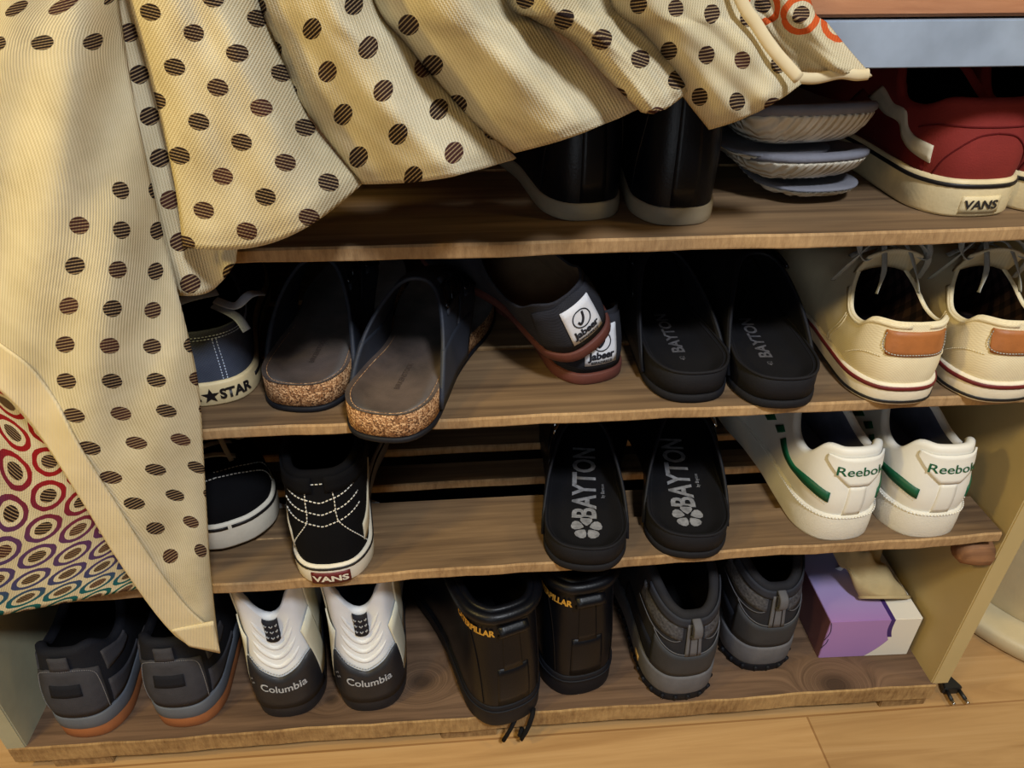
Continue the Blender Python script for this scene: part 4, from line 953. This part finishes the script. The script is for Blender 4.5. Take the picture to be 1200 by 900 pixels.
# ------------------------------------------------------------------ curtain
def polyfit2(cor, deg):
    A = []; B = []
    for px, py, i, j in cor:
        x, y = px/300-1, py/300-1; A.append([x**a*y**b_ for a in range(deg+1) for b_ in range(deg+1-a)]); B.append((i, j))
    A = np.array(A); B = np.array(B, float); c = np.linalg.lstsq(A.T@A+1e-5*np.eye(A.shape[1]), A.T@B, rcond=None)[0]
    return lambda px, py: tuple(np.array([(px/300-1)**a*(py/300-1)**b_ for a in range(deg+1) for b_ in range(deg+1-a)])@c)
def cloth_mat(name, kind):
    m, nt, b = base(name, .88, .15)
    tc = N(nt, 'ShaderNodeTexCoord'); uv = tc.outputs['UV']; s_ = N(nt, 'ShaderNodeSeparateXYZ'); nt.links.new(uv, s_.inputs[0]); U, V = s_.outputs[0], s_.outputs[1]
    # ribbed weave
    rib = mathn(nt, 'SINE', mathn(nt, 'MULTIPLY', U, 2*math.pi*15)); wf = mathn(nt, 'SINE', mathn(nt, 'MULTIPLY', V, 2*math.pi*15))
    h = mathn(nt, 'ADD', mathn(nt, 'MULTIPLY', rib, .5), mathn(nt, 'MULTIPLY', mathn(nt, 'MULTIPLY', rib, wf), .35))
    nz = noise(nt, coords(nt, (1, 1, 1)), 26, 4)
    h01 = mathn(nt, 'MULTIPLY_ADD', h, .35, .5)
    cl = ramp(nt, mathn(nt, 'ADD', mathn(nt, 'MULTIPLY', h01, .45), mathn(nt, 'MULTIPLY', nz, .45)), [(.18, rgb(156, 140, 106)), (.40, rgb(204, 192, 158)), (.60, rgb(228, 219, 190))])
    if kind == 'plain':
        cl = ramp(nt, nz, [(.3, rgb(214, 198, 158)), (.7, rgb(230, 216, 182))])
    else:
        fu = mathn(nt, 'SUBTRACT', U, mathn(nt, 'ROUND', U)); fv = mathn(nt, 'SUBTRACT', V, mathn(nt, 'ROUND', V))
        d2 = mathn(nt, 'ADD', mathn(nt, 'MULTIPLY', fu, fu), mathn(nt, 'MULTIPLY', fv, fv))
        if kind == 'ring': d2 = mathn(nt, 'ADD', d2, mathn(nt, 'MULTIPLY', fu, fv))
        d = mathn(nt, 'SQRT', d2); d = mathn(nt, 'ADD', d, mathn(nt, 'MULTIPLY', mathn(nt, 'SUBTRACT', noise(nt, uv, 7, 2), .5), .035))
        hatch = mathn(nt, 'GREATER_THAN', mathn(nt, 'SINE', mathn(nt, 'MULTIPLY', mathn(nt, 'ADD', V, mathn(nt, 'MULTIPLY', U, .25)), 2*math.pi*12)), .52)
        rd = .222 if kind == 'dots' else .205
        ind = mathn(nt, 'LESS_THAN', d, rd)
        at = N(nt, 'ShaderNodeAttribute'); at.attribute_name = 'dots'
        ind = mathn(nt, 'MULTIPLY', ind, mathn(nt, 'GREATER_THAN', at.outputs['Fac'], .5))
        cu = mathn(nt, 'ROUND', U); cv = mathn(nt, 'ROUND', V); cb = N(nt, 'ShaderNodeCombineXYZ'); nt.links.new(cu, cb.inputs[0]); nt.links.new(cv, cb.inputs[1])
        wn = N(nt, 'ShaderNodeTexWhiteNoise', noise_dimensions='3D'); nt.links.new(cb.outputs[0], wn.inputs['Vector'])
        dk = ramp(nt, wn.outputs['Value'], [(0, rgb(34, 25, 24)), (.55, rgb(42, 30, 28)), (1, rgb(72, 42, 38))])
        dc = mixc(nt, hatch, dk, rgb(158, 132, 98))
        if kind == 'dots': dc = mixc(nt, mathn(nt, 'MULTIPLY', hatch, .8), dk, rgb(170, 146, 110))
        cl = mixc(nt, ind, cl, dc)
        if kind in ('ring', 'orange'):
            rg = mathn(nt, 'MULTIPLY', mathn(nt, 'GREATER_THAN', d, .315 if kind == 'ring' else .33), mathn(nt, 'LESS_THAN', d, .450 if kind == 'ring' else .49))
            rg = mathn(nt, 'MULTIPLY', rg, mathn(nt, 'GREATER_THAN', at.outputs['Fac'], .5))
            rc = ramp(nt, mathn(nt, 'DIVIDE', V, 9.0), [(0, rgb(150, 30, 28)), (.17, rgb(150, 28, 34)), (.28, rgb(116, 38, 58)), (.39, rgb(92, 56, 96)), (.5, rgb(82, 62, 104)), (.60, rgb(66, 72, 112)), (.70, rgb(30, 96, 104)), (.8, rgb(24, 100, 84))]) if kind == 'ring' else rgb(206, 92, 42)
            cl = mixc(nt, rg, cl, rc)
    nt.links.new(cl, b.inputs['Base Color']); bump(nt, b, h, .40, .0006)
    # thin cotton lets some light through
    tr = N(nt, 'ShaderNodeBsdfTranslucent'); nt.links.new(cl, tr.inputs[0]); mx = N(nt, 'ShaderNodeMixShader'); mx.inputs[0].default_value = .22
    nt.links.new(b.outputs[0], mx.inputs[1]); nt.links.new(tr.outputs[0], mx.inputs[2]); nt.links.new(mx.outputs[0], nt.nodes['Material Output'].inputs[0])
    return m
cd_, cr_, co_, cp_ = cloth_mat('dotted_cloth', 'dots'), cloth_mat('ring_print_cloth', 'ring'), cloth_mat('orange_ring_cloth', 'orange'), cloth_mat('plain_cloth', 'plain')
CURT = thing('curtain', 'cream cotton curtain with dark dots and coloured rings, bunched over the rack top', 'curtain', (0.1, -.05, FZ))
CO = Vector(CURT.location)
def interp_rows(rows, v):
    P = [Vector((a[0], a[1], 0)) for a, b_ in rows]; Q = [Vector((b_[0], b_[1], 0)) for a, b_ in rows]; m_ = len(rows)-1; k = min(v*m_, m_-1e-6); i = int(k); t_ = k-i
    def c(P):
        g = lambda q: P[q] if 0 <= q <= m_ else (P[0]*2-P[1] if q < 0 else P[m_]*2-P[m_-1]); a, b_, c_, d_ = g(i-1), g(i), g(i+1), g(i+2)
        return .5*((2*b_)+(c_-a)*t_+(2*a-5*b_+4*c_-d_)*t_*t_+(3*b_-a-3*c_+d_)*t_**3)
    return c(P), c(Q)
def sheet(name, rows, depth, m, uvf=None, bow=(0, 0, 0), mask=None, nu=40, nv=60, th=.0012, u0=0, u1=1, extra=0, parent=None, bend=None):
    verts = []; uv = []; at = []
    for i in range(nu+1):
        for j in range(nv+1):
            u = u0+(u1-u0)*i/nu; v = j/nv; l, r = interp_rows(rows, v); p = l.lerp(r, u)
            k = math.sin(math.pi*u)*v**4; px = p.x+bow[0]*k; py = p.y+bow[1]*k
            q = un(px, py, y=depth(u, v)-extra); verts.append(q-CO); uv.append(uvf(px, py) if uvf else (px/52., py/45.)); at.append(mask(round(uv[-1][0]), round(uv[-1][1])) if mask else 1.0)
    f = [(i*(nv+1)+j, (i+1)*(nv+1)+j, (i+1)*(nv+1)+j+1, i*(nv+1)+j+1) for i in range(nu) for j in range(nv)]
    o = mesh(name, verts, f, m, parent or CURT, uv=uv, attr=at)
    q = o.modifiers.new('s', 'SOLIDIFY'); q.thickness = th; q.offset = 0; return o
# folded-back panel at left
G = [[(-120,-150),(125,-150)],[(-120,0),(138,0)],[(-120,150),(163,150)],[(-115,280),(190,270)],[(-90,380),(215,370)],[(0,457),(232,450)],[(60,529),(238,530)],[(105,601),(242,600)],[(132,646),(245,650)],[(173,706),(250,705)],[(202,741),(254,741)],[(222,756),(257,764)]]
gc = [(134,222,3.1,0),(108,265,2,1),(168,268,3,1),(92,308,1.3,2),(147,313,2.3,2),(204,318,3.3,2),(83,355,.8,3),(135,359,1.8,3),(184,358,2.8,3),(76,404,.5,4),(128,405,1.5,4),(178,409,2.5,4),(218,400,3.4,4),(79,448,.3,5),(131,443,1.3,5),(180,443,2.3,5),(222,443,3.2,5)]
gr = [(55,40,0),(108,265,0)]
# lattice indices of the visible dots on the folded panel
gc = [(134,222,3,0),(108,265,2,1),(168,268,3,1),(92,308,2,2),(147,313,3,2),(205,318,4,2),(83,355,2,3),(135,359,3,3),(184,358,4,3),(76,404,2,4),(128,405,3,4),(178,409,4,4),(218,404,5,4),(79,448,2,5),(131,443,3,5),(180,443,4,5),(222,443,5,5),
      (88,481,2,6),(139,481,3,6),(191,484,4,6),(229,482,5,6),(104,521,2,7),(157,522,3,7),(210,520,4,7),(126,559,2,8),(182,557,3,8),(229,547,4,8),(153,594,2,9),(209,584,3,9),(183,620,2,10),(232,600,3,10),(212,637,2,11),(236,643,3,11),(92,53,2,-4),(35,57,1,-4),(135,42,3,-4),(10,8,1,-5),(60,5,2,-5),(113,0,3,-5),(30,308,1,2),(30,355,1,3),(22,404,1,4),(50,265,1,1),(-5,265,0,1),(52,521,1,7),(70,562,1,8),(97,604,1,9),(134,640,1,10),(172,672,1,11),(195,700,2,12),(228,690,3,12),(285,590,5,9),(280,640,5,10.3),(262,400,6,4),(35,222,1,0),(115,180,3,-1),(60,170,2,-1),(0,170,1,-1),(112,130,3,-2),(58,125,2,-2),(0,125,1,-2),(108,88,3,-3),(52,90,2,-3),(160,180,4,-1),(155,130,4,-2),(150,88,4,-3),(178,225,4,0),(85,222,2,0),(-60,300,-1,2),(-60,57,-1,-4)]
def gdp(px, py):
    "depth of the hanging panel: leans back towards its tip, with soft vertical folds"
    return -.056+.020*min(1, max(0, (py+150)/914))-.0062*math.sin((px-py*.12)/34)*(1-sm(py, 500, 760)*.7)-.0022*math.sin((px+py*.2)/15+1)*(1-sm(py, 400, 700)*.8)
def gd(u, v):
    l, r_ = interp_rows(G, v); p = l.lerp(r_, u); return gdp(p.x, p.y)+.010*u**10
gf = polyfit2(gc, 5)
# the dots stop short of the hem and fade out on the upper part
sheet('folded_back_panel', G, gd, cd_, gf, mask=lambda i, j: 1.0 if (j <= -4 or (0 <= j <= 11 and i >= (3 if j == 0 else 2))) else 0.0, nu=60, nv=110, u0=.0)
# hem band along the diagonal edge
Hm = [[a, (a[0]+33*(1 if i > 3 else .6), a[1]-18)] for i, (a, b_) in enumerate(G)][3:]
Hm[-1][1] = (252, 742); Hm[-2][1] = (232, 722)
def hem_depth(u, v): return -.0335-.0015*math.sin(math.pi*u)
Gh = [[(0-40,430),(0,402)],[(0,457),(36,430)],[(30,487),(66,470)],[(60,529),(92,520)],[(105,601),(136,590)],[(132,646),(162,632)],[(173,706),(196,682)],[(202,741),(222,714)],[(222,756),(250,738)]]
sheet('hem', Gh, lambda u, v: (lambda p: gdp(p.x, p.y)-.0016)((lambda lr: lr[0].lerp(lr[1], u))(interp_rows(Gh, v))), cp_, nu=14, nv=80, th=.0014)
sheet('hem', [[(200,738),(250,728)],[(222,757),(258,765)]], lambda u, v: gdp(225, 745)-.0030, cp_, nu=10, nv=8, th=.0014)
# printed right side behind it
rc_ = [(6,472,0,0),(20,508,0,1),(55,539,1,1),(19,553,0,2),(58,578,1,2),(96,592,2,2),(14,598,0,3),(51,622,1,3),(93,622,2,3),(0,643,0,4),(43,655,1,4),(87,648,2,4),(123,635,3,4),(0,685,0,5),(35,677,1,5),(82,673,2,5),(124,660,3,5),(29,695,1,6),(71,694,2,6),(115,683,3,6),(150,675,4,6),(-10,470,-.3,.1)]
# shift rows so the lattice is consistent under the curve of the cloth
sheet('printed_panel', [[(-120,330),(150,400)],[(-120,500),(165,540)],[(-120,620),(178,630)],[(-120,744),(190,684)]], lambda u, v: -.014-.003*math.sin(u*11)*(1-.4*v), cr_, polyfit2(rc_[:-1], 3), nu=50, nv=60)
# shaded strip of cloth behind the folds
sheet('inner_fold', [[(95,-150),(190,-150)],[(120,0),(205,0)],[(145,150),(240,150)],[(178,270),(275,270)],[(211,346),(277,306)]], lambda u, v: -.022-.004*math.sin(u*8), cd_, (lambda x, y: (((x-151)*49-(y-38)*12)/(50*49+12*12), (50*(y-38)+12*(x-151))/(50*49+12*12))), nu=24, nv=40, bow=(4, 14))
# bunched folds
def lobe(name, rows, y0, A, m, uvf, bow, mask=None, tuck=.02, pw=.75, wr=.0016, seed=0):
    def dp(u, v):
        s_ = max(0, math.sin(math.pi*u))**pw; return y0-A*s_*(1-.35*v)+tuck*(max(0, u-.93)/.07)**2*0-wr*math.sin(u*17+v*5+seed)*math.sin(v*13-u*6+seed)-.0075*math.sin(6.6*(u+.22*v)+1.3*seed)*math.sin(math.pi*u)-.003*sm(v, .93, 1)*(-1)
    return sheet(name, rows, dp, m, uvf, bow=bow, mask=mask, nu=48, nv=56, th=.0016)
def lattice(o, e1, e2):
    D = e1[0]*e2[1]-e1[1]*e2[0]
    return lambda x, y: (((x-o[0])*e2[1]-(y-o[1])*e2[0])/D, (e1[0]*(y-o[1])-e1[1]*(x-o[0]))/D)
la = lattice((228, 38), (50, 24), (-22, 40))
lobe('fold', [[(110,-150),(270,-150)],[(150,-5),(308,0)],[(172,70),(334,70)],[(192,150),(362,135)],[(207,220),(396,180)],[(216,290),(428,212)]], -.036, .050, cd_, la, (6, 30), seed=1)
lb_ = lattice((385, 83), (46, -27), (18, 50))
lobe('fold', [[(262,-150),(405,-150)],[(298,-5),(440,0)],[(322,50),(480,55)],[(347,110),(522,105)],[(383,160),(562,145)],[(426,215),(604,186)]], -.040, .046, cd_, lb_, (2, 8), seed=2)
lc_ = lattice((480, 28), (47, -28), (28, 47))
lobe('fold', [[(400,-150),(575,-150)],[(436,-5),(612,0)],[(474,50),(655,35)],[(518,100),(695,70)],[(558,145),(727,100)],[(603,178),(752,126)]], -.044, .050, cd_, lc_, (0, 5), mask=lambda i, j: 1.0 if i <= 0 and j <= 2 else 0.0, seed=3)
ld_ = lattice((705, 46), (44, 24), (-24, 42))
lobe('fold', [[(558,-150),(700,-150)],[(588,-5),(722,-5)],[(622,20),(748,28)],[(668,45),(774,60)],[(706,84),(797,84)],[(752,130),(808,104)]], -.056, .040, cd_, ld_, (-4, 12), seed=4)
le_ = lattice((791, 10), (42, 6), (-6, 48))
lobe('fold', [[(668,-150),(830,-150)],[(699,-5),(872,0)],[(742,35),(893,30)],[(777,75),(912,55)],[(800,110),(928,80)],[(832,151),(941,97)]], -.050, .046, cd_, le_, (2, 6), seed=5)
lf_ = lattice((938, 17), (45, 11), (-11, 45))
lobe('turned_corner', [[(815,-150),(920,-150)],[(860,-5),(948,0)],[(880,25),(970,30)],[(905,60),(996,62)],[(936,92),(1021,90)]], -.040, .020, co_, lf_, (0, -6), mask=lambda i, j: 1.0 if j <= 0 else 0.0, seed=6)
mb = MB(); mb.tube([un(x, y, y=-.078)-CO for x, y in [tuple(q)[:2] for q in cr([(820,-120,0),(866,-5,0),(886,28,0),(906,58,0),(936,92,0)], 6)]], .0030, 10, r2=.0016, nrm=(0, 1, 0)); mb.build('hem', cp_, CURT)
mb = MB(); mb.tube([un(x, y, y=-.052)-CO for x, y in [tuple(q)[:2] for q in cr([(928,90,0),(955,92,0),(985,86,0),(1004,88,0),(1017,87,0)], 6)]], .0030, 10, r2=.0022, nrm=(0, 1, 0)); mb.build('hem', cp_, CURT)

# black cord loops hanging from under the front work boot
t = thing('black_strap', 'black cord loop hanging over the board edge below the front work boot', 'strap', tuple(un(604, 848, y=-.004)))
o_ = Vector(t.location); mb = MB()
mb.tube([un(x, y, y=yy)-o_ for x, y, yy in ((606,838,.0),(603,845,-.008),(598,855,-.010),(590,868,-.012))], .0022, 8); mb.build('cord', blk, t)
mb = MB(); mb.tube([un(x, y, y=yy)-o_ for x, y, yy in ((625,830,.0),(624,838,-.007),(620,850,-.009),(616,858,-.011),(611,866,-.012),(609,862,-.010),(612,853,-.006))], .0026, 8); mb.build('cord', blk, t)
